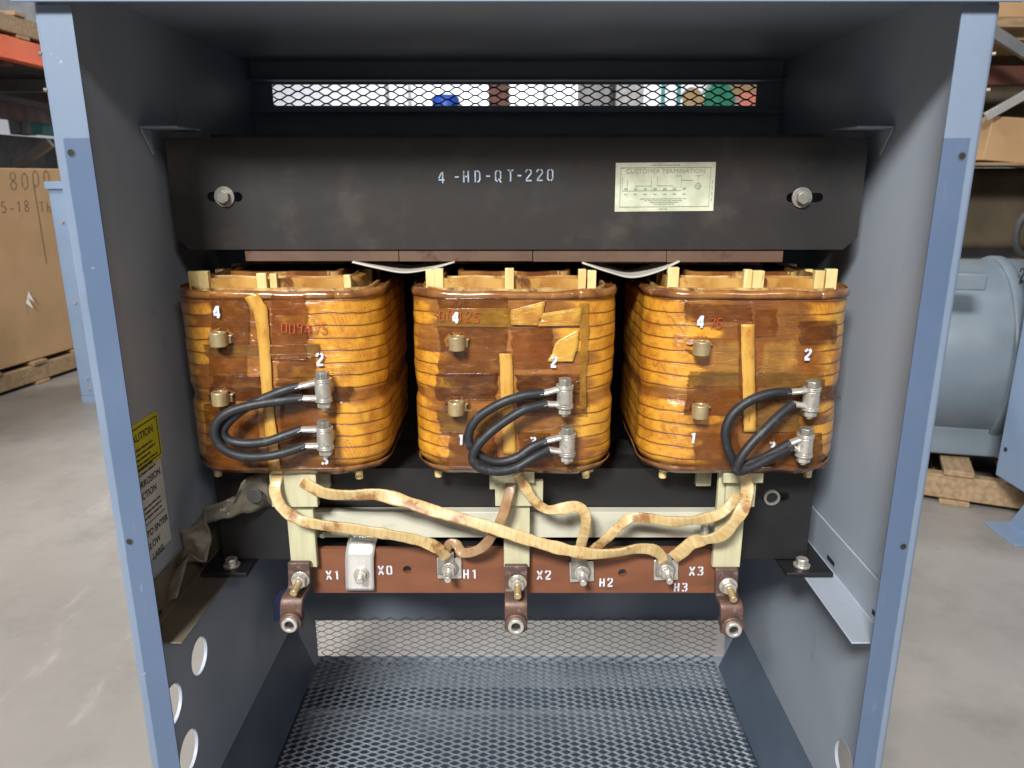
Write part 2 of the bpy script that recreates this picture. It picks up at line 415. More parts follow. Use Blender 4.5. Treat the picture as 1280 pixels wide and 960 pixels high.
def plate_mesh(outline, holes, thick):
    """flat 2-D plate in XY with round or polygon holes, thickness along Z (centred)"""
    cu = bpy.data.curves.new('outline', 'CURVE'); cu.dimensions = '2D'; cu.fill_mode = 'BOTH'; cu.extrude = thick / 2
    def add(poly):
        sp = cu.splines.new('POLY'); sp.points.add(len(poly) - 1); sp.use_cyclic_u = True
        for p, q in zip(sp.points, poly): p.co = (q[0], q[1], 0, 1)
    add(outline)
    for h in holes:
        if len(h) == 3 and not hasattr(h[0], '__len__'):
            add([(h[0] + h[2] * math.cos(2 * math.pi * i / 40), h[1] + h[2] * math.sin(2 * math.pi * i / 40)) for i in range(40)])
        else: add(h)
    ob = bpy.data.objects.new('outline', cu); COL.objects.link(ob)
    dg = C.evaluated_depsgraph_get(); dg.update()
    me = bpy.data.meshes.new_from_object(ob.evaluated_get(dg))
    bpy.data.objects.remove(ob); bpy.data.curves.remove(cu); me.materials.clear()
    return me
def plate(name, outline, holes, thick, M, mat, parent, bevel=0.):
    me = plate_mesh(outline, holes, thick)
    root = parent
    while root is not None and root.parent is not None: root = root.parent
    me.transform(Matrix.Translation(-root.location if root else Vector()) @ M)
    return finish(name, me, mat, parent, bevel, 30)
def axes(o, x, y):
    x = Vector(x).normalized(); y = Vector(y).normalized(); z = x.cross(y)
    M = Matrix((x, y, z)).transposed().to_4x4(); M.translation = Vector(o); return M

def rrect(x0, x1, y0, y1, r, n=6):
    out = []
    for cx, cy, a in ((x1 - r, y1 - r, 0), (x0 + r, y1 - r, 90), (x0 + r, y0 + r, 180), (x1 - r, y0 + r, 270)):
        for i in range(n + 1):
            t = RAD(a + 90 * i / n); out.append((cx + r * math.cos(t), cy + r * math.sin(t)))
    return out

# ------------------------------------------------------------------ lettering
STEN = {   # stencil strokes in a box .6 wide, 1 high; gaps are the bridges of the stencil
 '4': [[(.40, 0), (.40, .98)], [(.32, .92), (.06, .42)], [(.02, .28), (.32, .28)], [(.46, .28), (.58, .28)]],
 '2': [[(.04, .74), (.08, .90), (.24, .98)], [(.36, .98), (.52, .88), (.52, .66), (.08, .12)], [(.04, .04), (.56, .04)]],
 '1': [[(.30, 0), (.30, .98)], [(.22, .88), (.12, .78)]],
 '3': [[(.06, .86), (.22, .98)], [(.34, .98), (.50, .86), (.50, .64), (.36, .54)], [(.22, .53), (.32, .53)], [(.38, .48), (.54, .34), (.52, .14), (.36, .02)], [(.22, .02), (.04, .14)]],
 '0': [[(.24, .98), (.08, .84), (.08, .16), (.24, .02)], [(.36, .98), (.52, .84), (.52, .16), (.36, .02)]],
 'H': [[(.10, 0), (.10, 1)], [(.50, 0), (.50, 1)], [(.20, .5), (.40, .5)]],
 'D': [[(.12, 0), (.12, 1)], [(.26, .98), (.42, .94), (.52, .78), (.52, .22), (.42, .06), (.26, .02)]],
 'Q': [[(.24, .98), (.08, .84), (.08, .16), (.24, .02)], [(.36, .98), (.52, .84), (.52, .24)], [(.34, .26), (.58, -.06)]],
 'T': [[(.04, .96), (.22, .96)], [(.38, .96), (.56, .96)], [(.30, 0), (.30, .90)]],
 'X': [[(.06, 0), (.27, .44)], [(.33, .56), (.54, 1)], [(.06, 1), (.26, .58)], [(.34, .42), (.54, 0)]],
 '-': [[(.12, .5), (.48, .5)]],
 ' ': [],
 '+': [[(.1, .5), (.5, .5)], [(.3, .3), (.3, .7)]],
 '5': [[(.5, .98), (.12, .96), (.08, .56), (.36, .58), (.52, .4), (.46, .1), (.24, 0), (.06, .1)]],
 '7': [[(.04, .96), (.56, .96), (.24, 0)]],
 '8': [[(.3, .52), (.1, .66), (.12, .9), (.3, 1), (.48, .9), (.5, .66), (.3, .52), (.08, .3), (.14, .06), (.3, 0), (.48, .06), (.54, .3), (.3, .52)]],
 '9': [[(.5, .7), (.34, .5), (.1, .6), (.12, .9), (.36, 1), (.5, .8), (.42, 0)]],
 'h': [[(.1, 1), (.1, 0)], [(.1, .4), (.3, .56), (.46, .42), (.46, 0)]],
 'K': [[(.1, 1), (.1, 0)], [(.5, .95), (.12, .45), (.54, 0)]],
 'o': [[(.3, 1), (.1, .8), (.08, .25), (.28, 0), (.5, .2), (.52, .75), (.3, 1)]],
}
def strokes(text, h, w_stroke, adv=.78, slant=0., jit=0., aspect=1.):
    """-> list of polygons (2-D, metres) for the text, lower-left at 0,0"""
    out = []; x = 0.
    rng = random.Random(text)
    for ch in text:
        dy = rng.uniform(-jit, jit) * h
        for st in STEN[ch]:
            pts = [((x + p[0] * aspect + p[1] * slant) * h, p[1] * h + dy) for p in st]
            L, Rr = [], []
            for i, p in enumerate(pts):
                a = Vector(pts[max(i - 1, 0)]); b = Vector(pts[min(i + 1, len(pts) - 1)])
                d = (b - a).normalized(); nrm = Vector((-d.y, d.x)) * w_stroke / 2
                L.append(Vector(p) + nrm); Rr.append(Vector(p) - nrm)
            for i in range(len(pts) - 1):
                out.append([L[i], L[i + 1], Rr[i + 1], Rr[i]])
        x += adv
    return out, x * h
def decal(mb, polys, fn, thick_fn=None):
    """polys in 2-D; fn(u, v, lift) -> world point; a thin raised skin of paint"""
    for poly in polys:
        a = [mb.bm.verts.new(fn(p[0], p[1], 0.)) for p in poly]
        b = [mb.bm.verts.new(fn(p[0], p[1], .0004)) for p in poly]
        try:
            mb.bm.faces.new(b); mb.bm.faces.new(list(reversed(a)))
            for i in range(len(poly)):
                j = (i + 1) % len(poly); mb.bm.faces.new((a[i], a[j], b[j], b[i]))
        except ValueError: pass
def planar(o, x, y, lift=0.0006):
    o, x, y = Vector(o), Vector(x).normalized(), Vector(y).normalized(); n = x.cross(y)
    return lambda u, v, l: o + x * u + y * v + n * (lift + l)
def print_text(mb, text, size, fn, align='LEFT', xscale=1., bold=0.):
    cu = bpy.data.curves.new('print', 'FONT'); cu.body = text; cu.size = size; cu.align_x = align; cu.offset = bold
    ob = bpy.data.objects.new('print', cu); COL.objects.link(ob)
    dg = C.evaluated_depsgraph_get(); dg.update()
    me = bpy.data.meshes.new_from_object(ob.evaluated_get(dg))
    vs = [mb.bm.verts.new(fn(v.co.x * xscale, v.co.y, .0002)) for v in me.vertices]
    for p in me.polygons:
        try: mb.bm.faces.new([vs[i] for i in p.vertices])
        except ValueError: pass
    bpy.data.objects.remove(ob); bpy.data.curves.remove(cu); bpy.data.meshes.remove(me)
def rule(mb, u0, v0, u1, v1, w, fn):
    d = Vector((u1 - u0, v1 - v0)).normalized(); n = Vector((-d.y, d.x)) * w / 2
    decal(mb, [[Vector((u0, v0)) + n, Vector((u0, v0)) - n, Vector((u1, v1)) - n, Vector((u1, v1)) + n]], fn)
def scribble(mb, u0, v, u1, h, fn, seed):
    """a line of print too small to read: dashes of word length"""
    rng = random.Random(seed); u = u0
    while u < u1:
        wl = rng.uniform(1.5, 5) * h
        rule(mb, u, v, min(u + wl, u1), v, h * .55, fn); u += wl + h * .6

# hex hardware
def hexbolt(mb, p, d, r, h):
    p = Vector(p); d = Vector(d).normalized(); mb.cyl(p, p + d * h, r, 6)
def ring_flat(mb, p, d, r, h): mb.cyl(p, Vector(p) + Vector(d).normalized() * h, r, 24)

# ================================================================== THE ENCLOSURE
HW = .450
FR = 0.0
BACK = .592
ZF = CAM.z - .958            # mesh floor height .082
ZTOP = CAM.z + .190
enc = thing('transformer_enclosure', 'open-fronted blue-grey steel enclosure with faded front posts, holding the three orange coils', 'cabinet', (0, .3, 0))

# roof with a folded front lip
m = MB()
m.bx(-.462, .462, -.012, BACK + .01, ZTOP + .002, ZTOP + .005)
m.bx(-.462, .462, -.012, -.009, ZTOP - .036, ZTOP + .002)
m.build('roof_panel', PAINT_BASE, enc, bevel=.001)
m = MB(); m.bx(-HW + .004, HW - .004, .002, BACK, ZTOP - .004, ZTOP - .001); m.build('roof_liner', PAINT_IN, enc)

# side panels: plate in (y, z)
def side(sx):
    holes = []
    if sx < 0: hs = ((.1526, .421, .0275), (.0640, .4095, .0285), (.0890, .3160, .0300))
    else: hs = ((.0880, .300, .0290),)
    M = axes((sx * (HW - .0025), 0, 0), (0, 1, 0), (0, 0, 1))
    p = plate('side_panel', [(.003, .03), (BACK, .03), (BACK, ZTOP), (.003, ZTOP)], hs, .002, M, PAINT_IN, enc)
    # rolled rims of the knock-outs
    for (yy, zz, r) in hs:
        q = MB(); q.pipe((sx * (HW - .0042), yy, zz), (sx * (HW + .0003), yy, zz), r + .0002, r - .0014, 36); q.build('knockout_rim', PAINT_IN, p)
    return p
sideL, sideR = side(-1), side(1)

# front posts: folded sheet, rounded outer bend
def post(sx):
    prof = []
    r = .006
    for i in range(7):
        a = RAD(90 * i / 6); prof.append((HW - r + r * math.sin(a), FR + r - r * math.cos(a)))
    outer = [(HW - .0365, FR)] + prof + [(HW, .05)]
    inner = [(HW - .0015, .05)] + [(HW - r + (r - .0015) * math.sin(RAD(90 * i / 6)), FR + r - (r - .0015) * math.cos(RAD(90 * i / 6))) for i in range(6, -1, -1)] + [(HW - .0365, FR + .0015)]
    poly = [(sx * x, y) for x, y in outer + inner]
    m = MB(); m.prism(poly, (0, 0, .0), (1, 0, 0), (0, 1, 0), ZTOP - .0365); po = m.build('corner_post', POST, enc, smooth=40)
    zs = [P(92, 191, .765).z, P(162, 677, .765).z] if sx < 0 else [P(1200, 195, .765).z, P(1130, 683, .765).z]
    for z in zs:
        h = MB(); h.cyl((sx * (HW - .0165), -.0006, z), (sx * (HW - .0165), .004, z), .0034, 18); h.build('screw_hole', HOLE, po)
        h = MB(); h.pipe((sx * (HW - .0165), -.0005, z), (sx * (HW - .0165), .001, z), .0043, .0033, 20); h.build('hole_rim', KICK, po)
    for z in (ZTOP - .078, ZTOP - .11):
        h = MB(); h.cyl((sx * (HW - .0015), .002, z), (sx * (HW + .0012), .0005, z), .0018, 10); h.build('chip_mark', DULLZ, po)
    return po
postL, postR = post(-1), post(1)

# back panel with a wide vent slot high up and a big one at the floor
zv0, zv1 = CAM.z + .1165, CAM.z + .1500
zl1 = P(640, 776, 1.355).z
xl0, xl1 = P(394, 778, 1.355).x, P(908, 778, 1.355).x
M = axes((0, BACK, 0), (1, 0, 0), (0, 0, 1))
back = plate('back_panel', [(-HW + .003, .03), (HW - .003, .03), (HW - .003, ZTOP), (-HW + .003, ZTOP)],
             [[(-.413, zv0), (.405, zv0), (.405, zv1), (-.413, zv1)], [(xl0, ZF - .002), (xl1, ZF - .002), (xl1, zl1), (xl0, zl1)]], .002, M, PAINT_IN, enc)
m = MB()   # folded stiffening rails above and below the vent
m.bx(-HW + .005, HW - .005, BACK - .03, BACK - .002, zv1 + .004, zv1 + .006)
m.bx(-HW + .005, HW - .005, BACK - .03, BACK - .002, zv0 - .012, zv0 - .010)
m.build('vent_rail', PAINT_IN, back)

LWD, SWD = .0317, .0129
def expanded(name, mat, parent, u0, u1, v0, v1, fn, sw=.0019, th=.0016, clip=None):
    """expanded metal: staggered diamond cells built as bent strands on a surface fn(u, v, lift)"""
    mb = MB(); nrow = int((v1 - v0) / (SWD / 2)) + 1
    ncol = int((u1 - u0) / LWD) + 2
    def strand(pts, w):
        L = []
        for i, (u, v) in enumerate(pts):
            lo = fn(u, v - w / 2, -th * .2); hi = fn(u, v + w / 2, th * .9); lo2 = fn(u, v - w / 2 + .0003, -th); hi2 = fn(u, v + w / 2, th * .9 - th * .7)
            L.append([mb.bm.verts.new(q) for q in (lo, hi, hi2, lo2)])
        for a, b in zip(L[:-1], L[1:]):
            for i in range(4):
                j = (i + 1) % 4; mb.bm.faces.new((a[i], a[j], b[j], b[i]))
    r = 0
    v = v0
    while v <= v1:
        # one zig-zag strand per half row; knuckles touch the next strand
        pts = []
        for c in range(ncol * 2 + 1):
            u = u0 + c * LWD / 2
            if u > u1 + 1e-6: break
            up = (c + r) % 2
            k = .17 * LWD / 2
            vv = v + (SWD / 4 if up else -SWD / 4)
            for uu in (u - k, u + k):
                if u0 - 1e-6 <= uu <= u1 + 1e-6: pts.append((uu, vv))
        if len(pts) > 1: strand(pts, sw)
        v += SWD / 2; r += 1
    return mb.build(name, mat, parent, smooth=0)
def on_back(off): return lambda u, v, l: Vector((u, BACK + off - l, v))
expanded('vent_mesh', MESHD, back, -.419, .412, zv0 - .006, zv1 + .008, on_back(.004), sw=.0027, th=.0014)
# mesh tray: rises along both sides and turns up at the back in a soft bend
YB = BACK - .006
RB = .018
XS = .406
def tray(u, v, l):
    """u across; v measured along: floor from the front, round the bend, up the back"""
    y = v; z = ZF; ny, nz = 0., 1.
    lim = YB - RB
    if v > lim:
        s = (v - lim); arc = RB * math.pi / 2
        if s < arc:
            a = s / RB; y = lim + RB * math.sin(a); z = ZF + RB - RB * math.cos(a); ny, nz = -math.sin(a), math.cos(a)
        else:
            y = YB; z = ZF + RB + (s - arc); ny, nz = -1., 0.
    return Vector((u, y + ny * l, z + nz * l))
vend = YB - RB + RB * math.pi / 2
expanded('back_mesh', MESHM, enc, -.416, .416, ZF + RB, zl1 + .012, on_back(-.006), sw=.0021)
expanded('floor_mesh', MESHM, enc, -XS, XS, .012, vend, tray, sw=.0019)
zside = .105
for sx in (-1, 1):
    def flank(u, v, l, sx=sx):
        k = min(max(v / zside, 0), 1)
        return Vector((sx * (XS + (.0395) * k - l), u, ZF + v))
    m = MB(); m.prism([(sx * (XS + .003), ZF - .002), (sx * (XS + .0042), ZF - .002), (sx * (XS + .0438), ZF + zside), (sx * (XS + .0426), ZF + zside)], (0, .013, 0), (1, 0, 0), (0, 0, 1), -(BACK - .05))
    m.build('kick_plate', KICK, enc)  # base blue darkened: shade of the low side band is in the colour
m = MB(); m.bx(-HW + .004, HW - .004, .006, .012, .03, ZF + .004); m.build('front_sill', PAINT_BASE, enc)
m = MB(); m.bx(-HW + .0045, HW - .0045, .013, BACK - .002, .031, .034); m.build('shade_pan', KICK, enc)  # added dark pan, keeps the space under the mesh floor dark
for sx in (-1, 1):
    m = MB(); m.bx(sx * (HW - .01), sx * (HW - .07), .004, BACK, 0, .03); m.build('base_rail', PAINT_BASE, enc, bevel=.002)

# support angles on both side walls
def angle(sx):
    z = CAM.z - .533; xw = HW - .0045
    m = MB()
    poly = [(sx * xw, z + .056), (sx * xw, z - .002), (sx * (xw - .048), z - .002), (sx * (xw - .048), z), (sx * (xw - .003), z), (sx * (xw - .003), z + .056)]
    m.prism(poly, (0, .014, 0), (1, 0, 0), (0, 0, 1), -.56)
    a = m.build('support_angle', PAINT_IN if sx > 0 else ANGLE_SHADE, enc, bevel=.0008)
    if sx < 0: lab(a, 'brown support angle on the shaded left panel, with the shade in its colour')
    for yy in (.05, .19):
        h = MB(); h.bar((sx * (xw - .0025), yy - .012, z + .012), (sx * (xw - .0025), yy + .012, z + .012), .0024, .006, (0, 0, 1)); h.build('slot_mark', HOLE, a)
    return a
angL, angR = angle(-1), angle(1)

# labels on the left panel  (x axis of the print runs into the cabinet)
xw = -HW + .0035 + .0010
def lab_frame(px, py):
    """pixel on the left panel's plane -> (y, z)"""
    v = (CY - py) / F; d = (xw) * F / (px - CX); return (d * (CP + v * SP) + CAM.y, d * (v * CP - SP) + CAM.z)
a = lab_frame(192.7, 515.5); b = lab_frame(201.4, 571)
yl1, zt, zb = .1235, a[1], b[1]
yl0 = yl1 - .125
lb = MB(); lb.bx(xw - .001, xw, max(yl0, .004), yl1, zb, zt); cl = lb.build('caution_label', YELLOW, sideL)
f = planar((xw, .004, zb), (0, 1, 0), (0, 0, 1), .0003)
wl, hl = yl1 - .004, zt - zb
q = MB()
for e in ((.004, .005, wl - .005, .005), (.004, hl - .005, wl - .005, hl - .005), (wl - .005, .005, wl - .005, hl - .005), (.004, .005, .004, hl - .005)): rule(q, *e, .0011, f)
print_text(q, 'CAUTION', .0135, lambda u, v, l: f(.042 + u, hl - .021 + v, l), xscale=1.0, bold=.00022)
for i in range(6): scribble(q, .010, hl - .031 - i * .0062, wl - random.uniform(.012, .04), .0034, f, 50 + i)
q.build('caution_print', INK, cl, smooth=0)
c = lab_frame(208, 674); zb2 = c[1] - .006
yl2 = yl1 - .006
lb = MB(); lb.bx(xw - .001, xw - .0002, .006, yl2, zb2, zb - .001); wlb = lb.build('corrosion_label', LABELW, sideL)
f2 = planar((xw - .0002, .004, zb2), (0, 1, 0), (0, 0, 1), .0003); h2 = zb - zb2
q = MB()
for txt, vv, uu in (('CORROSION', h2 - .019, .040), ('PROTECTION', h2 - .034, .022), ('TO ENTER', h2 - .083, .056), ('BELOW', h2 - .099, .047), ('LABEL', h2 - .115, .062)):
    print_text(q, txt, .0118, lambda u, v, l: f2(uu + u, vv + v, l), xscale=.98, bold=.00022)
for i in range(3): scribble(q, .012, h2 - .046 - i * .0065, yl2 - .018, .0032, f2, 80 + i)
rule(q, .012, h2 - .0665, yl2 - .012, h2 - .0665, .0006, f2)
q.build('corrosion_print', INK, wlb, smooth=0)

# ================================================================== CORE CLAMPS AND CORE
YBM = .960
cx0 = W(0, YBM, 0).y
zt, zb = CAM.z + .0497, CAM.z - .0885
beam = thing('upper_core_clamp', 'wide black steel cross beam with white stencil 4-HD-QT-220 and a foil label, above the coils', 'clamp beam', (0, cx0, zb))
M = axes((0, cx0 + .0025, 0), (1, 0, 0), (0, 0, 1))
ch = .016
xb = .428
def slot(x, z, w, r=.0058):
    return [(x - w + r * math.cos(RAD(90 + 180 * i / 10)), z + r * math.sin(RAD(90 + 180 * i / 10))) for i in range(11)] + [(x + w + r * math.cos(RAD(-90 + 180 * i / 10)), z + r * math.sin(RAD(-90 + 180 * i / 10))) for i in range(11)]
bl, brr = P(281, 246, YBM), P(1002, 247, YBM)
plate('web', [(-xb, zt - .004), (-xb, zb + ch), (-xb + ch, zb), (xb - ch, zb), (xb, zb + ch), (xb, zt - .004)],
      [slot(bl.x, bl.z, .016), slot(brr.x + .004, brr.z, .017)], .005, M, BLACK, beam, bevel=.0012)
m = MB()                                    # top flange with a soft bend, and the lower flange
poly = [(0, -.006), (.0008, -.0028), (.0028, -.0008), (.006, 0), (.062, 0), (.062, -.005), (.005, -.005), (.005, -.006)]
m.prism([(p[0], p[1]) for p in poly], (-.372, cx0, zt + .001), (0, 1, 0), (0, 0, 1), .744)
m.build('top_flange', BLACK, beam, smooth=40)
m = MB(); m.bx(-.372, .372, cx0 + .0055, cx0 + .055, zb + .001, zb + .006); m.build('bottom_flange', BLACK, beam, bevel=.001)
for sx in (-1, 1):
    m = MB(); m.prism([(0, 0), (.06, 0), (.06, -.12), (.045, -.12)], (sx * .4285, cx0 + .006, zt - .003), (0, 1, 0), (0, 0, 1), sx * .004)
    m.build('end_gusset', BLACK, beam, bevel=.001)
    m = MB(); m.bx(sx * .40, sx * (HW - .006), cx0 - .028, cx0 + .045, zt + .0055, zt + .0085)
    m.prism([(-.026, 0), (.0, 0), (.0, -.03)], (sx * (HW - .0075), cx0, zt + .0055), (0, 1, 0), (0, 0, 1), sx * .003)
    m.build('end_bracket', PAINT_IN, beam, bevel=.0008)
for p in (bl, brr):
    m = MB(); m.cyl((p.x, cx0 + .001, p.z), (p.x, cx0 - .0025, p.z), .0125, 28); b_ = m.build('washer', DULLZ, beam, bevel=.0006)
    m = MB(); hexbolt(m, (p.x, cx0 - .0025, p.z), (0, -1, 0), .0085, .007); m.build('bolt_head', DULLZ, b_, bevel=.0008)
# stencil
m = MB(); o = P(546, 230, YBM); e = P(693, 230, YBM)
for ch_, px, py in (('4', 548, 229), ('-', 567, 228.5), ('H', 578.5, 228), ('D', 592.5, 227.8), ('-', 606, 227.5), ('Q', 618.5, 227.3), ('T', 634, 226.8), ('-', 645, 226.8), ('2', 656.5, 226.3), ('2', 670.5, 226), ('0', 683.5, 226)):
    pl, wid = strokes(ch_, .0138, .0018); o = P(px, py, YBM)
    decal(m, pl, planar((o.x, cx0, o.z), (1, 0, 0), (0, 0, 1), .0004))
m.build('stencil_lettering', STENB, beam, smooth=0)
# foil label
a, b, c_ = P(768, 264, YBM), P(891, 265, YBM), P(769, 203, YBM)
w_, h_ = b.x - a.x, c_.z - a.z
m = MB(); m.box((a.x + w_ / 2, cx0 - .0003, a.z + h_ / 2), (w_, .0006, h_), Matrix.Rotation(RAD(-.5), 3, 'Y')); fl = m.build('foil_label', FOIL, beam)
fn = planar((a.x, cx0 - .0006, a.z), (1, 0, .008), (0, 0, 1), .0003)
q = MB()
for e in ((.05, .09, .95, .09), (.05, .89, .95, .89), (.05, .09, .05, .89), (.95, .09, .95, .89)): rule(q, e[0] * w_, e[1] * h_, e[2] * w_, e[3] * h_, .0006, fn)
print_text(q, 'CUSTOMER TERMINATION', .0072, lambda u, v, l: fn(w_ * .5 + u, h_ * .775 + v, l), 'CENTER', 1.12)
for i in range(7):
    x = (.09 + i * .098) * w_
    rule(q, x, .46 * h_, x + .004, .46 * h_, .0024, fn); rule(q, x, .35 * h_, x + .004, .35 * h_, .0014, fn)
for e in ((.07, .42, .66, .42), (.07, .42, .07, .70), (.12, .42, .12, .64), (.36, .42, .36, .68), (.20, .52, .36, .52), (.42, .52, .58, .52), (.42, .52, .42, .70), (.60, .72, .66, .72), (.66, .72, .66, .48), (.66, .63, .78, .63), (.80, .72, .86, .72), (.83, .72, .83, .55)):
    rule(q, e[0] * w_, e[1] * h_, e[2] * w_, e[3] * h_, .0004, fn)
for i in range(6): rule(q, (.79 + .008 * abs(i - 2.5)) * w_, (.46 + i * .022) * h_, (.87 - .008 * abs(i - 2.5)) * w_, (.455 + i * .022) * h_, .0013, fn)
for i in range(4): scribble(q, (.25 + .05 * i) * w_, (.255 - i * .037) * h_, (.72 - .04 * i) * w_, .0015, fn, i)
scribble(q, .36 * w_, .94 * h_, .64 * w_, .0018, fn, 9); scribble(q, .45 * w_, .045 * h_, .53 * w_, .0018, fn, 11)
for i in range(4): rule(q, .975 * w_, (.2 + i * .12) * h_, .975 * w_, (.27 + i * .12) * h_, .0012, fn)
q.build('label_print', GREYINK, fl, smooth=0)

# core: yoke and legs
ycore = W(0, 1.055, 0).y
core = thing('transformer_core', 'brown paper-wrapped steel core yoke just under the black beam', 'core', (0, ycore, CAM.z - .40))
m = MB(); m.bx(-.352, .352, W(0, 1.02, 0).y, W(0, 1.11, 0).y, CAM.z - .110, CAM.z + .03); m.build('yoke', PAPER, core, bevel=.002)
for x in (-.352, -.11, .10, .19):
    m = MB(); m.bx(x, x + random.uniform(.12, .16), W(0, 1.0165, 0).y, W(0, 1.0195, 0).y, CAM.z - .1115 - random.uniform(0, .003), CAM.z - .06)
    m.build('paper_strip', PAPER, core)
for xa_, xb2 in ((-.345, -.150), (-.1495, .020), (.0205, .190), (.1905, .338)):
    m = MB(); m.bx(xa_, xb2, cx0 + .003, cx0 + .050, CAM.z - .1035 - random.uniform(0, .0015), CAM.z - .0890); m.build('packing_board', PACK, core, bevel=.001)
m = MB(); m.bx(-.41, .41, W(0, 1.185, 0).y, W(0, 1.188, 0).y, CAM.z - .52, CAM.z - .05); m.build('rear_shade_sheet', HOLE, core)  # added black sheet, stands in for the shade behind the coils
m = MB(); m.bx(-.352, .352, W(0, 1.02, 0).y, W(0, 1.11, 0).y, CAM.z - .48, CAM.z - .395); m.build('lower_yoke', DARKST, core, bevel=.002)
for x in (-.295, -.0035, .288):
    m = MB(); m.bx(x - .045, x + .045, W(0, 1.022, 0).y, W(0, 1.108, 0).y, CAM.z - .396, CAM.z - .109); m.build('leg', DARKST, core)

# curved barrier sheets between phases
for pts, lb_ in ((((440, 325), (470, 332), (505, 338), (540, 333), (568, 325)), 'curved pale grey barrier sheet tucked under the beam between left and middle coils'),
                 (((728, 326), (760, 337), (790, 344), (822, 337), (850, 324)), 'curved pale grey barrier sheet tucked under the beam between middle and right coils')):
    m = MB(); top = catmull([P(x, y + 3, .957) for x, y in pts], 8)
    rows = []
    for s_ in range(8):
        k = s_ / 7
        rows.append([Vector((p.x, p.y + .05 * k, p.z + (.004 * k))) for p in top])
    m.grid(rows)
    tag(centred(m.build('barrier_sheet', SHEET, None, solid=.0016)), lb_, 'insulation sheet', 'barrier sheets between the coils')

# lower clamp
YLC = .962
yl = W(0, YLC, 0).y
zt2, zb2_ = CAM.z - .385, CAM.z - .522
low = thing('lower_core_clamp', 'black lower clamp beam under the coils with bolted feet on the side angles', 'clamp beam', (0, yl, zb2_))
M = axes((0, yl + .0025, 0), (1, 0, 0), (0, 0, 1))
rb = P(964, 621, YLC)
plate('web', [(-.416, zt2), (-.416, zb2_), (.410, zb2_), (.410, zt2)], [slot(rb.x + .006, rb.z, .012, .007)], .005, M, LOWBLACK, low, bevel=.001)
m = MB(); m.bx(-.352, .352, yl + .0055, yl + .058, zt2 - .006, zt2 - .001); m.build('top_flange', LOWBLACK, low, bevel=.001)
for sx in (-1, 1):
    m = MB(); m.bx(sx * .372, sx * .436, yl - .034, yl + .06, CAM.z - .5325, CAM.z - .5255); ft = m.build('foot_plate', LOWBLACK, low, bevel=.001)
    p = Vector((sx * .399, yl - .014, CAM.z - .5255))
    m = MB(); m.cyl(p, p + Vector((0, 0, .003)), .0115, 24); ws = m.build('washer', ZINC, ft, bevel=.0005)
    m = MB(); hexbolt(m, p + Vector((0, 0, .003)), (0, 0, 1), .0085, .009); m.build('bolt_head', ZINC, ws, bevel=.0007)
m = MB(); m.pipe((rb.x, yl + .001, rb.z), (rb.x, yl - .004, rb.z), .0112, .0078, 28); wr = m.build('washer', DULLZ, low)
m = MB(); m.cyl((rb.x, yl + .001, rb.z), (rb.x, yl - .002, rb.z), .0077, 24); m.build('bolt_end', LOWBLACK, wr)

# dark blue clip on the back edge of the left bus (seen below the lower clamp)
m = MB(); m.prism([(0, 0), (.024, .012), (.03, .06), (.014, .052), (.004, .04)], P(343, 776, .99), (1, 0, 0), (0, 0, 1), .004)
tag(centred(m.build('blue_tab', basic('navy_tab', (.012, .018, .07), rough=.5), None)), 'small dark navy tab hanging behind the left bus bar lug', 'tab')

# crumpled strap
m = MB()
kn = [  # centre px, py, Y, half width, fold angle of the cross direction in the picture
    (338, 612, .950, .026, 88), (318, 617, .946, .028, 98), (303, 622, .938, .023, 86), (288, 634, .928, .017, 62), (270, 641, .918, .016, 58), (252, 645, .905, .020, 62),
    (243, 656, .896, .020, 20), (243, 668, .893, .019, 8), (246, 684, .897, .017, 10), (243, 700, .901, .018, -2), (230, 704, .888, .020, 50), (216, 716, .872, .026, 44), (204, 738, .856, .030, 34), (196, 764, .842, .030, 24)]
rows = []
for a_, b_ in zip(kn[:-1], kn[1:]):
    for q_ in range(4):
        u = q_ / 4; px, py, Y, hw, an = [x * (1 - u) + y * u for x, y in zip(a_, b_)]
        c = P(px, py, Y); k = len(rows) / 52
        row = []
        for jj in range(9):
            s_ = jj / 4 - 1
            q2 = c + Vector((math.cos(RAD(an)), -.25 * math.sin(k * 19), math.sin(RAD(an)))) * hw * s_
            q2.y += .005 * noise.noise(Vector((k * 16, s_ * 2.2, 2))) + .004 * abs(s_) * math.sin(k * 23 + 1)
            q2.z += .0022 * noise.noise(Vector((k * 22, s_ * 3, 9)))
            q2.x = max(q2.x, -HW + .006); row.append(q2)
        rows.append(row)
m.grid(rows); st = m.build('ground_strap', OLIVE, None, smooth=50, solid=.0012)
tag(centred(st), 'crumpled olive-grey flat strap hanging in folds beside the left panel labels', 'strap')
stp = P(319, 619, .940)
m = MB(); m.cyl(stp, stp + Vector((0, -.003, 0)), .0105, 24)
o = m.build('strap_washer', DARKST, None, bevel=.0008); o.name = 'washer'
for v_ in o.data.vertices: v_.co -= st.location
o.parent = st

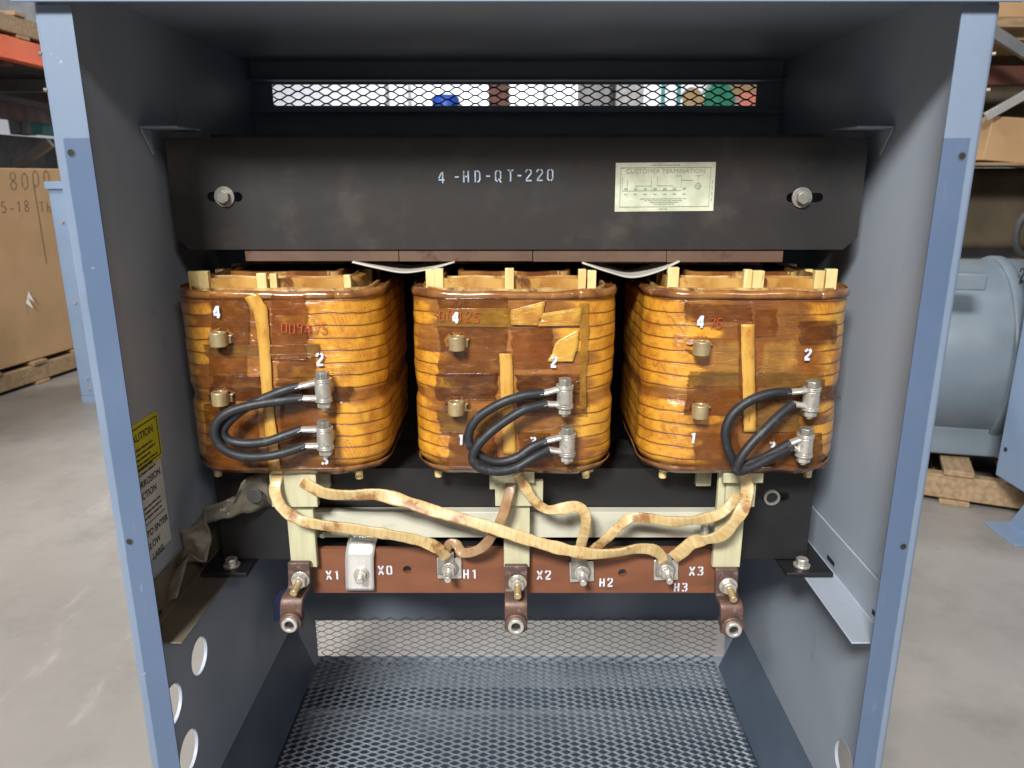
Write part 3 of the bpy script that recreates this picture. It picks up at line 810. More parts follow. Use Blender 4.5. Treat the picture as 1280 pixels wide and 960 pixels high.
# ================================================================== COILS
HX, HY, RC, HC = .128, .130, .052, .2295
YC = 1.030
def rr_profile(hx, hy, r, n=14, nf=16, bulge=.006):
    pts = []
    corners = ((hx - r, -hy + r, -90), (hx - r, hy - r, 0), (-hx + r, hy - r, 90), (-hx + r, -hy + r, 180))
    for ci, (cx, cy, a) in enumerate(corners):
        for i in range(n + 1):
            t = RAD(a + 90 * i / n); pts.append((cx + r * math.cos(t), cy + r * math.sin(t)))
        nx = corners[(ci + 1) % 4]
        t = RAD(a + 90)
        p0 = pts[-1]; p1 = (nx[0] + r * math.cos(t), nx[1] + r * math.sin(t))
        for i in range(1, nf): pts.append((p0[0] + (p1[0] - p0[0]) * i / nf, p0[1] + (p1[1] - p0[1]) * i / nf))
    out = []
    for x, y in pts:
        if y < 0: y -= bulge * max(0, math.cos(math.pi / 2 * min(1, abs(x) / hx))) * min(1, -y / hy)
        out.append((x, y))
    return out
def front_y(x):
    ax = abs(x); b = .006 * math.cos(math.pi / 2 * min(1, ax / HX))
    if ax < HX - RC: return -HY - b
    dx = min(ax - (HX - RC), RC); return -HY + RC - math.sqrt(max(RC * RC - dx * dx, 0)) - b

def coil(cx, label, seed, mat, spec):
    cy, z0 = W(0, YC, 0).y, CAM.z - .3628
    base = Vector((cx, cy, z0))
    t = thing('coil', label, 'coil', base, 'three transformer coils in a row')
    rng = random.Random(seed)
    # outer winding
    prof = rr_profile(HX, HY, RC); n = len(prof); NZ = 124
    m = MB(); rings = []
    for iz in range(NZ + 1):
        z = HC * iz / NZ
        ph = (z / PITCHZ) % 1.0
        sc = .0003 * (1 - (2 * ph - 1) ** 4)
        end = 0.
        if z < .022: end = -.012 * (1 - z / .022) ** 2
        if z > HC - .007: end = -.003 * ((z - HC + .007) / .007) ** 2
        ring = []
        for (x, y) in prof:
            d = Vector((x, y, 0)).normalized()
            frontness = 1. if (y < -HY + .02 and spec['x0'] < x < spec['x1']) else 0.
            lump = .0022 * noise.noise(Vector((x * 9 + seed, y * 9, z * 14))) + .0010 * noise.noise(Vector((x * 40 + seed, y * 40, z * 60)))
            waist = -.003 * math.exp(-((z - .098) / .010) ** 2)
            k = sc * (1 - .95 * frontness) + lump + end + waist * (1 - frontness)
            ring.append(m.bm.verts.new(base + Vector((x, y, z)) + d * k))
        rings.append(ring)
    for a, b in zip(rings[:-1], rings[1:]):
        for i in range(n):
            j = (i + 1) % n; m.bm.faces.new((a[i], a[j], b[j], b[i]))
    ip = rr_profile(HX - .012, HY - .012, RC - .012)
    top_in = [m.bm.verts.new(base + Vector((x, y, HC - .001))) for x, y in ip]
    bot_in = [m.bm.verts.new(base + Vector((x, y, .002))) for x, y in ip]
    for i in range(n):
        j = (i + 1) % n
        m.bm.faces.new((rings[-1][i], rings[-1][j], top_in[j], top_in[i]))
        m.bm.faces.new((rings[0][j], rings[0][i], bot_in[i], bot_in[j]))
        m.bm.faces.new((top_in[i], top_in[j], bot_in[j], bot_in[i]))
    m.build('winding', mat, t, smooth=50)
    # varnished tape lip that stands up around the rim
    m = MB(); rows = [[], [], []]
    for i in range(n + 1):
        x, y = prof[i % n]; d = Vector((x, y, 0)).normalized()
        w = noise.noise(Vector((x * 25 + seed, y * 25, 1)))
        rows[0].append(base + Vector((x, y, HC - .0075)) + d * .0016)
        rows[1].append(base + Vector((x, y, HC - .002)) + d * (.0020 + .001 * w))
        rows[2].append(base + Vector((x, y, HC + .0020 + .0034 * w + .0012 * noise.noise(Vector((x * 90 + seed, y * 90, 3))))) + d * (-.0012 + .0026 * w))
    m.grid(rows); m.build('tape_rim', VARN, t, smooth=60, solid=.0012)
    m = MB(); rows = [[], []]
    for i in range(n + 1):
        x, y = prof[i % n]; d = Vector((x, y, 0)).normalized(); w = noise.noise(Vector((x * 25 + seed, y * 25, 7)))
        rows[0].append(base + Vector((x, y, -.0045 + .003 * w)) + d * (-.008))
        rows[1].append(base + Vector((x, y, .006 + .002 * w)) + d * (-.0005))
    m.grid(rows); m.build('bottom_rim', VARN, t, smooth=60, solid=.0012)
    # cream collar just inside, then inner windings standing a little higher
    def ringwall(name, off0, off1, z0_, z1_, mt, r=.05):
        q = MB(); A = rr_profile(HX - off0, HY - off0, max(RC - off0, .012), bulge=.003); B = rr_profile(HX - off1, HY - off1, max(RC - off1, .010), bulge=.003)
        vs = []
        for pr, z in ((A, z0_), (A, z1_), (B, z1_), (B, z0_)):
            vs.append([q.bm.verts.new(base + Vector((x, y, z + .0018 * noise.noise(Vector((x * 30 + seed, y * 30, z * 20)))))) for x, y in pr])
        for a, b in zip(vs, vs[1:] + vs[:1]):
            for i in range(n):
                j = (i + 1) % n; q.bm.faces.new((a[i], a[j], b[j], b[i]))
        return q.build(name, mt, t, smooth=50)
    ringwall('collar', .0125, .0165, .0, HC + .003, COLLAR)
    ringwall('inner_winding', .027, .038, .01, HC + .013, AMBERB)
    ringwall('inner_collar', .0385, .0405, .01, HC + .015, COLLAR)
    ringwall('core_tube', .056, .062, .01, HC + .018, VARN)
    # spacer sticks standing in the duct (front and rear) and peg ends below
    for (px, wpx, top, dd) in spec['sticks']:
        X = (px - CX) / F * (.915 / .985) - cx
        w = wpx * .00098
        y = front_y(X) + .0215 + dd
        q = MB(); q.bx(cx + X - w / 2, cx + X + w / 2, cy + y - .0045, cy + y + .0045, z0 + .19, z0 + HC + top * .82 + rng.uniform(-.0015, .0015))
        q.build('spacer_stick', STICK, t, bevel=.0009)
    for X in (-.085, -.03, .03, .085):
        q = MB(); q.bx(cx + X - .005, cx + X + .005, cy + HY - .03, cy + HY - .018, z0 + .19, z0 + HC + .018); q.build('spacer_stick', STICK, t, bevel=.0009)
    for X in (-.098, .098):
        for Y in (-.03, .03):
            q = MB(); q.bx(cx + X - .005, cx + X + .005, cy + Y - .005, cy + Y + .005, z0 + .19, z0 + HC + .016); q.build('spacer_stick', STICK, t, bevel=.0009)
    for px in spec['pegs']:
        X = (px - CX) / F * (.93 / .93) - cx
        y = front_y(X) + .03
        for k, (dx, dy, dl) in enumerate(((0, 0, 0), (.006, .012, .004), (.009, .024, .006))):
            sgn = -1 if spec.get('pegdir', 1) < 0 else 1
            q = MB(); q.cyl((cx + X + sgn * dx, cy + y + dy, z0 + .02), (cx + X + sgn * dx, cy + y + dy, z0 - .0225 + dl), .0052, 10); q.build('spacer_peg', STICK, t, bevel=.0008)
    # mapping pixel -> coil surface
    def surf(px, py, lift):
        Yd = .893 - lift
        for _ in range(4):
            p = P(px, py, Yd); X = max(-HX, min(HX, p.x - cx)); Yd = YC + front_y(X) - lift
        return P(px, py, Yd)
    # stencil numerals
    for chs, px, py, hpx in spec['nums']:
        q = MB(); o = surf(px, py, 0); h = hpx * .00100
        pl, wid = strokes(chs, h, .0031, slant=.06, aspect=.95)
        def fn(u, v, l, o=o, wid=wid): 
            x = o.x + u - wid / 2; return Vector((x, cy + front_y(x - cx) - .0046 - l, o.z + v - h / 2))
        decal(q, pl, fn); q.build('stencil_number', WHITE, t, smooth=0)
    txt, px, py, hpx, adv = spec['red']
    q = MB(); o = surf(px, py, 0); h = hpx * .001
    pl, wid = strokes(txt, h, .0012, adv=adv, slant=.1, jit=.12)
    def fnr(u, v, l):
        x = o.x + u; return Vector((x, cy + front_y(x - cx) - .0043 - l, o.z + v - h / 2))
    decal(q, pl, fnr); q.build('red_handwriting', REDINK, t, smooth=0)
    # tape strips and patches laid on the front
    def skin(name, outline_l, outline_r, mt, lift, nx=5):
        q = MB(); rows = []
        Lc, Rc = [], []
        n_ = 28
        def interp(o_, k):
            f_ = k * (len(o_) - 1); i = min(int(f_), len(o_) - 2); u = f_ - i
            return (o_[i][0] * (1 - u) + o_[i + 1][0] * u, o_[i][1] * (1 - u) + o_[i + 1][1] * u)
        for k in range(n_ + 1):
            a, b = interp(outline_l, k / n_), interp(outline_r, k / n_)
            ja = .9 * noise.noise(Vector((k * .9, seed, 1))); jb = .9 * noise.noise(Vector((k * .9, seed, 5)))
            rows.append([surf(a[0] + ja + (b[0] + jb - a[0] - ja) * i / nx, a[1] + (b[1] - a[1]) * i / nx, lift + .0006 * noise.noise(Vector((k * .3, i * .5, seed)))) for i in range(nx + 1)])
        q.grid(rows); return q.build(name, mt, t, smooth=60, solid=.0007)
    for (x0_, y0_, x1_, y1_, k_) in spec['films']:
        def edge(x, n_=9):
            sl = rng.uniform(-5, 5)
            return [(x + sl * (q_ / (n_ - 1) - .5) + rng.uniform(-2.2, 2.2), y0_ + (y1_ - y0_) * q_ / (n_ - 1) + rng.uniform(-1.5, 1.5)) for q_ in range(n_)]
        skin('insulation_film', edge(x0_), edge(x1_), FILMS[k_], .0020 + .0002 * k_, 10)
    for (l_, r_) in spec['strips']: skin('tape_strip', l_, r_, STRIP, .0030, 3)
    for (l_, r_) in spec.get('patches', ()): skin('tape_patch', l_, r_, PATCH, .0034, 8)
    # tap bushes on the left: short open bush on a bent tab
    for (px, py) in spec['cups']:
        p = surf(px, py, .0135)
        q = MB(); q.pipe(p + Vector((0, 0, -.0085)), p + Vector((0, 0, .0085)), .0100, .0058, 28); bu = q.build('tap_terminal', BRASSY, t, bevel=.0008)
        q = MB(); q.box(p + Vector((.004, .011, .003)), (.021, .012, .0022)); q.box(p + Vector((.004, .010, -.0015)), (.0175, .010, .010)); q.build('tap_tab', BRASSY, bu, bevel=.0008)
        q = MB(); q.cyl(p + Vector((0, 0, -.0083)), p + Vector((0, 0, .0045)), .0057, 18); q.build('tap_bore', HOLE, bu)
        q = MB()                                    # torn tape edges round the opening
        for k in range(7):
            a_ = 2 * math.pi * k / 7 + rng.uniform(-.3, .3); r0, r1 = rng.uniform(.010, .013), rng.uniform(.014, .019)
            a1 = p + Vector((r0 * math.cos(a_ - .3), .0085, r0 * .75 * math.sin(a_ - .3))); a4 = p + Vector((r0 * math.cos(a_ + .3), .0085, r0 * .75 * math.sin(a_ + .3)))
            a2 = p + Vector((r1 * math.cos(a_ - .45), .0118, r1 * .72 * math.sin(a_ - .45))); a3 = p + Vector((r1 * math.cos(a_ + .45), .0116, r1 * .72 * math.sin(a_ + .45)))
            q.bm.faces.new([q.bm.verts.new(v) for v in (a1, a2, a3, a4)])
        q.build('torn_tape', VARN, bu, smooth=0, solid=.0006)
    # bolted terminals on the right with cable lugs
    posts = []
    for (px, py) in spec['terms']:
        p = surf(px, py, .017); posts.append(p)
        q = MB(); q.cyl(p + Vector((0, 0, -.0095)), p + Vector((0, 0, .0095)), .0098, 28); tm = q.build('bolted_terminal', ZINC, t, bevel=.0008)
        for zz_ in (.0125, -.0145):
            q = MB(); q.cyl(p + Vector((0, 0, zz_)), p + Vector((0, 0, zz_ + .002)), .0108, 24); q.build('washer', ZINC, tm, bevel=.0004)
        q = MB(); hexbolt(q, p + Vector((0, 0, .0145)), (0, 0, 1), .0088, .0078); q.build('bolt_head', DULLZ, tm, bevel=.0009)
        q = MB(); hexbolt(q, p + Vector((0, 0, -.0142)), (0, 0, -1), .0086, .0080); q.cyl(p + Vector((0, 0, -.022)), p + Vector((0, 0, -.0255)), .0046, 14); q.build('nut', ZINC, tm, bevel=.0008)
        q = MB(); q.box(p + Vector((.002, .010, 0)), (.015, .014, .012)); q.build('terminal_tab', ZINC, tm, bevel=.001)
    # jumper cables
    for ci, (pts, e0, e1) in enumerate(spec['cables']):
        path = []
        for k, (px, py) in enumerate(pts):
            u = k / (len(pts) - 1)
            lift = .017 + .013 * math.sin(math.pi * u) + .010 * spec.get('order', (0, 1, 1))[ci] * math.sin(math.pi * u)
            path.append(surf(px, py, lift))
        sm = catmull(path, 12)
        q = MB(); q.sweep(sm, .0114, .0114, 18, view=Vector((.3, -1, .2))); cb = q.build('jumper_cable', CABLE, t, smooth=60)
        for end, (ti, lvl), nb in ((sm[0], e0, sm[4]), (sm[-1], e1, sm[-5])):
            p = posts[ti] + Vector((0, 0, .0110 if lvl > 0 else -.0110))
            q = MB()
            d = (p - end); mid = end + d * .40
            q.sweep([end + (end - nb).normalized() * -.006, end, end + d * .12, mid, end + d * .62, end + d * .9], .0115, .0075, 14, view=Vector((0, 0, 1)))
            q.cyl(p + Vector((0, 0, -.0014)), p + Vector((0, 0, .0014)), .0106, 24)
            q.bar(mid, p, .0030, .0125, (0, 1, 0)) if False else q.box((mid + p) / 2, ((p - mid).length, .013, .0026), Matrix.Rotation(math.atan2(-(p.z - mid.z), (p.x - mid.x)), 3, 'Y'))
            q.build('cable_lug', ZINC, cb, bevel=.0004)
    return t

def cz(pts, ox, oy, k=3.097): return [(ox + a / k, oy + b / k) for a, b in pts]
FILMS = [film('brown_film', (.22, .070, .015), .30), film('dark_film', (.14, .045, .014), .34), film('olive_film_tape', (.27, .135, .034), .36), film('rust_film', (.26, .070, .013), .30), film('amber_film', (.44, .22, .032), .42)]
L = dict(films=((262, 366, 310, 470, 0), (338, 368, 384, 450, 3), (256, 430, 400, 446, 2), (264, 470, 326, 500, 1), (346, 446, 396, 500, 0), (256, 505, 322, 584, 0), (350, 500, 420, 586, 0), (262, 484, 440, 500, 1)), x0=-.092, x1=.036, red=('009475', 352, 410, 13, .72),
  nums=[('4', 274, 389, 15), ('2', 402, 448, 15), ('3', 408, 572, 14)],
  sticks=[(243, 13, .027, .004), (257, 13, .027, .006), (333, 12, .026, 0), (346, 9, .024, .004), (437, 9, .022, .0)],
  pegs=[271, 450], pegdir=-1,
  strips=[([(305, 372), (317, 390), (322, 420), (328, 500), (336, 588)], [(322, 366), (334, 385), (337, 420), (341, 500), (351, 588)])],
  cups=[(273, 424), (275, 498)], terms=[(404, 487), (406, 547)], order=(0, 1),
  cables=[(cz([(508, 536), (450, 552), (350, 592), (280, 632), (228, 680), (213, 715), (238, 745), (300, 757), (380, 750), (450, 727), (518, 703)], 210, 310), (0, 1), (1, 1)),
          (cz([(522, 582), (430, 592), (330, 608), (245, 632), (195, 668), (180, 715), (200, 762), (250, 796), (320, 809), (400, 804), (470, 787), (532, 766)], 210, 310), (0, -1), (1, -1))])
Mi = dict(films=((548, 372, 634, 470, 0), (545, 386, 640, 408, 4), (640, 408, 690, 460, 3), (545, 466, 622, 500, 1), (548, 512, 622, 540, 2), (646, 468, 726, 492, 1), (646, 490, 735, 520, 0), (560, 540, 620, 584, 0), (648, 540, 690, 584, 0), (724, 380, 735, 512, 4)), x0=-.090, x1=.085, red=('00425', 548, 394, 13, .82),
  nums=[('4', 571, 396, 14), ('2', 693, 451, 13), ('1', 578, 548, 14), ('3', 667, 551, 13)],
  sticks=[(538, 11, .029, .004), (549, 11, .030, .009), (637, 11, .031, .002), (727, 10, .030, .007), (739, 11, .028, .003)],
  pegs=[548, 732], pegdir=1,
  strips=[([(624, 442), (625, 460), (626, 510), (629, 568)], [(640, 442), (641, 460), (642, 510), (645, 568)])],
  patches=[([(638, 388), (638, 397), (639, 406)], [(682, 376), (679, 392), (673, 407)]), ([(676, 392), (674, 400), (672, 408)], [(729, 384), (727, 396), (724, 407)]), ([(694, 428), (690, 442), (684, 452)], [(724, 412), (722, 434), (716, 452)])],
  cups=[(571, 429), (570, 510)], terms=[(706, 495), (709, 555)], order=(0, 1),
  cables=[(cz([(556, 562), (480, 571), (400, 597), (320, 642), (277, 690), (265, 738), (278, 772), (320, 810), (380, 828), (450, 812), (510, 772), (568, 746)], 500, 310), (0, 1), (1, 1)),
          (cz([(568, 603), (480, 627), (400, 675), (340, 722), (297, 770), (281, 815), (310, 850), (380, 865), (450, 850), (520, 810), (575, 780)], 500, 310), (0, -1), (1, -1))])
Rr = dict(films=((856, 380, 940, 402, 0), (944, 386, 970, 420, 3), (860, 465, 1030, 482, 2), (858, 482, 928, 520, 0), (925, 400, 945, 540, 3), (1000, 482, 1048, 500, 1), (868, 540, 924, 586, 0), (946, 500, 1000, 540, 2), (970, 540, 1030, 586, 0), (1000, 400, 1045, 430, 1)), x0=-.062, x1=.092, red=('75', 885, 403, 12, .7),
  nums=[('4', 876, 401, 15), ('2', 1009, 442, 13), ('1', 867, 546, 14), ('3', 964, 557, 13)],
  sticks=[(840, 14, .031, .003), (930, 10, .029, .002), (942, 14, .028, -.001), (1020, 12, .030, .004), (1036, 14, .030, .002)],
  pegs=[828, 1010], pegdir=1,
  strips=[([(926, 405), (927, 450), (929, 500), (930, 540)], [(943, 405), (943, 450), (944, 500), (945, 540)])],
  cups=[(877, 435), (875, 514)], terms=[(1014, 498), (1006, 556)], order=(0, 1, 0),
  cables=[(cz([(673, 558), (600, 562), (520, 590), (455, 640), (425, 700), (428, 760), (448, 810), (470, 846), (505, 838), (560, 818), (620, 786), (672, 756)], 770, 310), (0, 1), (1, 1)),
          (cz([(686, 603), (630, 650), (580, 700), (520, 762), (482, 815), (466, 858), (490, 862), (540, 842), (610, 806), (682, 770)], 770, 310), (0, -1), (1, -1))])
am = (.52, .30, .06)
WL = winding_mat('left_winding_varnish', L['x0'], L['x1'], 1.3, browns=(.225, .068, .013))
WM = winding_mat('middle_winding_varnish', Mi['x0'], Mi['x1'], 4.1, browns=(.235, .080, .019), patches=((-.02, .02, .03, .21, (.30, .115, .03), .5),))
WR = winding_mat('right_winding_varnish', Rr['x0'], Rr['x1'], 7.7, browns=(.205, .066, .013), patches=((-.042, .0, .105, .17, (.36, .19, .04), .6), (.012, .052, .11, .168, (.38, .20, .04), .6)))
coil(-.295, 'left orange coil with six-digit red scrawl, its dark tap terminal behind the cable loop', 3, WL, L)
coil(-.0035, 'middle orange coil with torn yellow tape patches on its upper right front', 11, WM, Mi)
coil(.288, 'right orange coil whose cables cross in a loop low on its front', 23, WR, Rr)

# ================================================================== TERMINAL BOARD AND BUS BARS
YBD = .930
yb = W(0, YBD, 0).y
a, b = P(388, 686, YBD), P(893, 741, YBD)
board = thing('terminal_board', 'long brown terminal strip stencilled X1 X0 H1 X2 H2 X3 H3', 'terminal board', ((a.x + b.x) / 2, yb, b.z))
M = axes((0, yb + .004, 0), (1, 0, 0), (0, 0, 1))
h1, h2_ = P(509, 712, YBD), P(778, 716, YBD)
plate('strip', [(a.x, b.z), (b.x, b.z), (b.x, a.z), (a.x, a.z)], [(h1.x, h1.z, .0058), (h2_.x, h2_.z, .0058)], .008, M, BOARD, board, bevel=.0006)
for txt, px, py, hp in (('X1', 408, 724, 12.5), ('X0', 473, 718, 12.5), ('H1', 579, 723, 13), ('X2', 671, 724, 12.5), ('H2', 749, 733, 12), ('X3', 861, 719, 12.5), ('H3', 842, 739, 12)):
    q = MB(); o = P(px, py, YBD); pl, wid = strokes(txt, hp * .00105, .0023, adv=.88); decal(q, pl, planar((o.x, yb, o.z), (1, 0, .02), (0, 0, 1), .0004)); q.build('stencil_mark', WHITE, board, smooth=0)
for px, py, rot in ((562, 709, 0), (727, 713, -3), (832, 711, -2)):
    p = P(px, py, YBD); R = Matrix.Rotation(RAD(rot), 3, 'Y')
    q = MB(); q.box((p.x, yb - .0022, p.z), (.0335, .0036, .031), R); sq = q.build('square_washer', ZINC, board, bevel=.0006)
    q = MB(); q.box((p.x - .004, yb - .0055, p.z + .009), (.022, .003, .034), R); q.cyl((p.x, yb - .004, p.z), (p.x, yb - .0068, p.z), .0125, 24); q.build('lead_lug', DULLZ, sq, bevel=.0007)
    q = MB(); q.cyl((p.x, yb - .0068, p.z), (p.x, yb - .0085, p.z), .0105, 24); hexbolt(q, (p.x, yb - .0085, p.z), (0, -1, -.1), .0088, .008); q.build('nut', ZINC, sq, bevel=.0007)
    q = MB(); q.cyl((p.x, yb - .015, p.z - .001), (p.x, yb - .031, p.z - .0025), .0047, 16); q.build('stud', ZINC, sq, bevel=.0008)
# neutral strap (bent aluminium link)
nb = thing('neutral_strap', 'bright bent aluminium strap bolted over the brown board between X1 and X0', 'strap', P(452, 735, YBD - .004))
xa, xb_ = P(434, 735, YBD).x, P(469, 735, YBD).x
prof = [(.012, P(452, 664, .942).z), (.0115, P(452, 671, .942).z), (.003, P(452, 681, YBD).z), (-.005, P(452, 690, YBD).z), (-.006, P(452, 700, YBD).z), (-.006, P(452, 735, YBD).z)]
sm = catmull([Vector((0, yb + p[0], p[1])) for p in prof], 8)
q = MB(); rows = []
for i, p in enumerate(sm):
    k = i / (len(sm) - 1); s_ = .004 * (1 - k)
    rows.append([Vector((xa + s_ * 1.5 + (xb_ - xa) * j / 6, p.y, p.z)) for j in range(7)])
q.grid(rows); q.build('strap_plate', ALU, nb, smooth=50, solid=.003)
p = P(452, 718, YBD - .008)
q = MB(); q.cyl(p + Vector((0, .001, 0)), p + Vector((0, -.0025, 0)), .0105, 24); ws = q.build('washer', ZINC, nb, bevel=.0005)
q = MB(); hexbolt(q, p + Vector((0, -.0025, 0)), (0, -1, 0), .0088, .007); q.cyl(p + Vector((0, -.009, 0)), p + Vector((0, -.017, -.001)), .0052, 16); q.build('bolt', ZINC, ws, bevel=.0007)

# cream cross angle
a, b = P(388, 640, .944), P(897, 672, .944)
q = MB(); yy = W(0, .944, 0).y
q.prism([(0, a.z), (.016, a.z), (.016, a.z - .003), (.003, a.z - .003), (.003, b.z), (0, b.z)], (a.x, yy, 0), (0, 1, 0), (0, 0, 1), b.x - a.x)
tag(centred(q.build('support_bar', CREAMBAR, None, bevel=.0006)), 'pale cream horizontal support angle behind the drooping leads, above the brown board', 'support bar')
for px, py, lb_ in ((990 - 590 + 6, 664, 'small steel nut on the cream support angle beside the left bus bar'),):
    p = P(px, py, .942); q = MB(); hexbolt(q, p, (0, -1, 0), .007, .008); q.cyl(p, p + Vector((0, -.014, 0)), .004, 12); tag(centred(q.build('clamp_nut', DULLZ, None, bevel=.0006)), lb_, 'nut')
p = P(881, 662, .932); q = MB(); q.cyl(p + Vector((0, 0, -.008)), p + Vector((0, 0, .008)), .006, 14); hexbolt(q, p + Vector((0, 0, -.008)), (0, 0, -1), .009, .005)
tag(centred(q.build('clamp_nut', ZINC, None, bevel=.0006)), 'small upright bolt on the cream support angle beside the right bus bar', 'bolt')

# three bus bars down from the coils
def bus(label, tl, tr, bl_, br_, blocks, lug):
    Yb = .918
    p0, p1, p2, p3 = P(*tl, Yb), P(*tr, Yb), P(*bl_, Yb), P(*br_, Yb)
    t = thing('bus_bar', label, 'bus bar', (((p2.x + p3.x) / 2), p2.y, p2.z - .09), 'bus bars below the coils')
    q = MB(); xs0, xs1 = (p0.x + p2.x) / 2, (p1.x + p3.x) / 2
    q.bx(xs0, xs1, p0.y, p0.y + .009, p2.z - .004, p0.z + .012); q.build('bar', CREAM, t, bevel=.0012)
    for (x0, y0, x1, y1, Yk) in blocks:
        u, v = P(x0, y1, Yk), P(x1, y0, Yk)
        q = MB(); q.bx(u.x, v.x, u.y, u.y + .010, u.z, v.z); q.build('insulating_block', CREAM, t, bevel=.0009)
    # cranked copper lug with a bolt at the top and a cable socket at the bottom
    cxp, wpx, ty, k1, k2, by, shift = lug
    c0 = P(cxp, ty, Yb - .006); k1p = P(cxp, k1, Yb - .006); k2p = P(cxp + shift, k2, Yb - .030); c1 = P(cxp + shift, by, Yb - .030)
    hw = wpx * .00049
    q = MB()
    pr = [c0, k1p, k2p, c1]
    prf = [(p.y, p.z) for p in pr]
    rows = []
    sm = catmull(pr, 6)
    for i, p in enumerate(sm):
        rows.append([Vector((p.x - hw + 2 * hw * j / 4, p.y, p.z)) for j in range(5)])
    q.grid(rows); lg = q.build('copper_lug', COPPER, t, bevel=.0012, smooth=45, solid=.0075)
    bp = P(cxp + 2, ty + 22, Yb - .010)
    q = MB(); q.cyl(bp, bp + Vector((0, -.003, 0)), .0125, 24); hexbolt(q, bp + Vector((0, -.003, 0)), (0, -1, 0), .0098, .008); q.build('nut', ZINC, lg, bevel=.0008)
    q = MB(); q.cyl(bp + Vector((0, -.010, 0)), bp + Vector((-.002 * (1 if cxp < 400 else 0), -.030, -.004)), .0049, 16); q.build('stud', BRASSY, lg, bevel=.0006)
    sp = P(cxp + shift, by - 9, Yb - .034)
    q = MB(); q.cyl(sp + Vector((0, .012, 0)), sp + Vector((0, -.008, 0)), hw * .98, 28); q.build('lug_barrel', COPPER, lg, bevel=.001)
    q = MB(); q.pipe(sp + Vector((0, -.006, 0)), sp + Vector((0, -.014, 0)), .0108, .0060, 28); so = q.build('set_screw', ZINC, lg, bevel=.001)
    q = MB(); q.cyl(sp + Vector((0, -.006, 0)), sp + Vector((0, -.0095, 0)), .0059, 6); q.build('hex_socket', HOLE, so)
    hp = P(cxp + shift * .4, (k1 + k2) / 2 + 2, Yb - .0245); q = MB(); q.cyl(hp + Vector((0, .002, 0)), hp + Vector((0, -.0012, 0)), .0022, 10); q.build('drill_mark', HOLE, lg)
    return t
bus('left cream bus bar ending in a cranked copper lug beside X1', (357, 588), (393, 588), (360, 706), (391, 706), ((340, 588, 394, 634, .908), (395, 590, 411, 611, .95)), (374, 30, 702, 734, 752, 784, -9))
bus('middle cream bus bar ending in a cranked copper lug beside X2', (630, 588), (663, 588), (629, 706), (662, 706), ((615, 590, 668, 604, .900), (619, 602, 679, 633, .911), (612, 594, 632, 612, .94)), (645, 31, 706, 738, 756, 786, 0))
bus('right cream bus bar ending in a cranked copper lug beside X3', (897, 588), (935, 588), (893, 706), (926, 706), ((904, 592, 955, 604, .900), (906, 602, 946, 634, .911), (870, 592, 890, 608, .945)), (908, 31, 710, 744, 758, 790, 6))

# tape wrapped leads
def lead(name_label, pts, w=.0150, h=.0042, mat=None, dY=None):
    path = [P(x, y, Y) for x, y, Y in pts]
    sm = catmull(path, 22); q = MB()
    q.sweep(sm, w, h, 16, view=Vector((0, -1, .25)), flat=5, wob=.2, twist=lambda u: .42 * math.sin(u * 10 + len(pts)) + .2 * math.sin(u * 23))
    o = q.build('coil_lead', mat or LEAD, None, smooth=60)
    return tag(centred(o), name_label, 'lead', 'tape-wrapped leads from the coils to the board')
lead('cream taped lead from the left coil along the lower path to H1', [(352, 582, .92), (346, 600, .905), (344, 615, .898), (352, 634, .893), (372, 649, .89), (400, 656, .89), (440, 661, .892), (485, 668, .893), (525, 676, .898), (548, 686, .907), (558, 697, .916)])
lead('long cream taped lead from the left coil crossing the middle bus bar to H3', [(360, 590, .925), (378, 602, .91), (405, 616, .90), (438, 619, .895), (470, 618, .893), (500, 625, .891), (540, 638, .888), (590, 652, .885), (640, 668, .882), (690, 683, .884), (735, 692, .89), (770, 691, .897), (795, 686, .904), (815, 687, .911), (826, 694, .919), (829, 702, .921)], w=.0155)
lead('brown-stained lead down from the middle coil across its bus bar to H1', [(640, 600, .905), (636, 618, .897), (630, 640, .894), (620, 662, .895), (605, 682, .898), (590, 690, .902), (577, 690, .908), (571, 681, .914), (562, 680, .918), (556, 692, .92)], w=.0135, mat=LEADBR)
lead('short cream lead from the middle coil bending down to H2', [(647, 592, .898), (656, 608, .895), (668, 626, .893), (684, 637, .893), (702, 636, .896), (720, 633, .899), (731, 642, .901), (732, 660, .905), (727, 678, .913), (724, 694, .92)], w=.0140)
lead('blotchy lead from the right coil sweeping left and down to H2', [(926, 612, .915), (914, 630, .905), (898, 643, .90), (870, 650, .897), (840, 652, .896), (812, 648, .897), (790, 647, .899), (774, 658, .903), (757, 674, .909), (739, 690, .918)], w=.0135)
lead('cream lead curling under the right bus bar to H3', [(930, 592, .895), (934, 610, .89), (930, 632, .886), (917, 654, .885), (900, 670, .888), (880, 675, .893), (866, 678, .90), (854, 688, .908), (842, 697, .916)], w=.0165)

# ================================================================== SURROUNDINGS
def structure(o): o['kind'] = 'structure'; return o
m = MB(); m.bx(-14, 14, -8, 16, -.05, 0); structure(m.build('concrete_floor', CONC))
m = MB(); m.bx(-14, 14, 13.0, 13.1, 0, 5.5); tag(centred(m.build('warehouse_wall', WALLW)), 'white far wall of the warehouse seen through the top vent', 'wall')

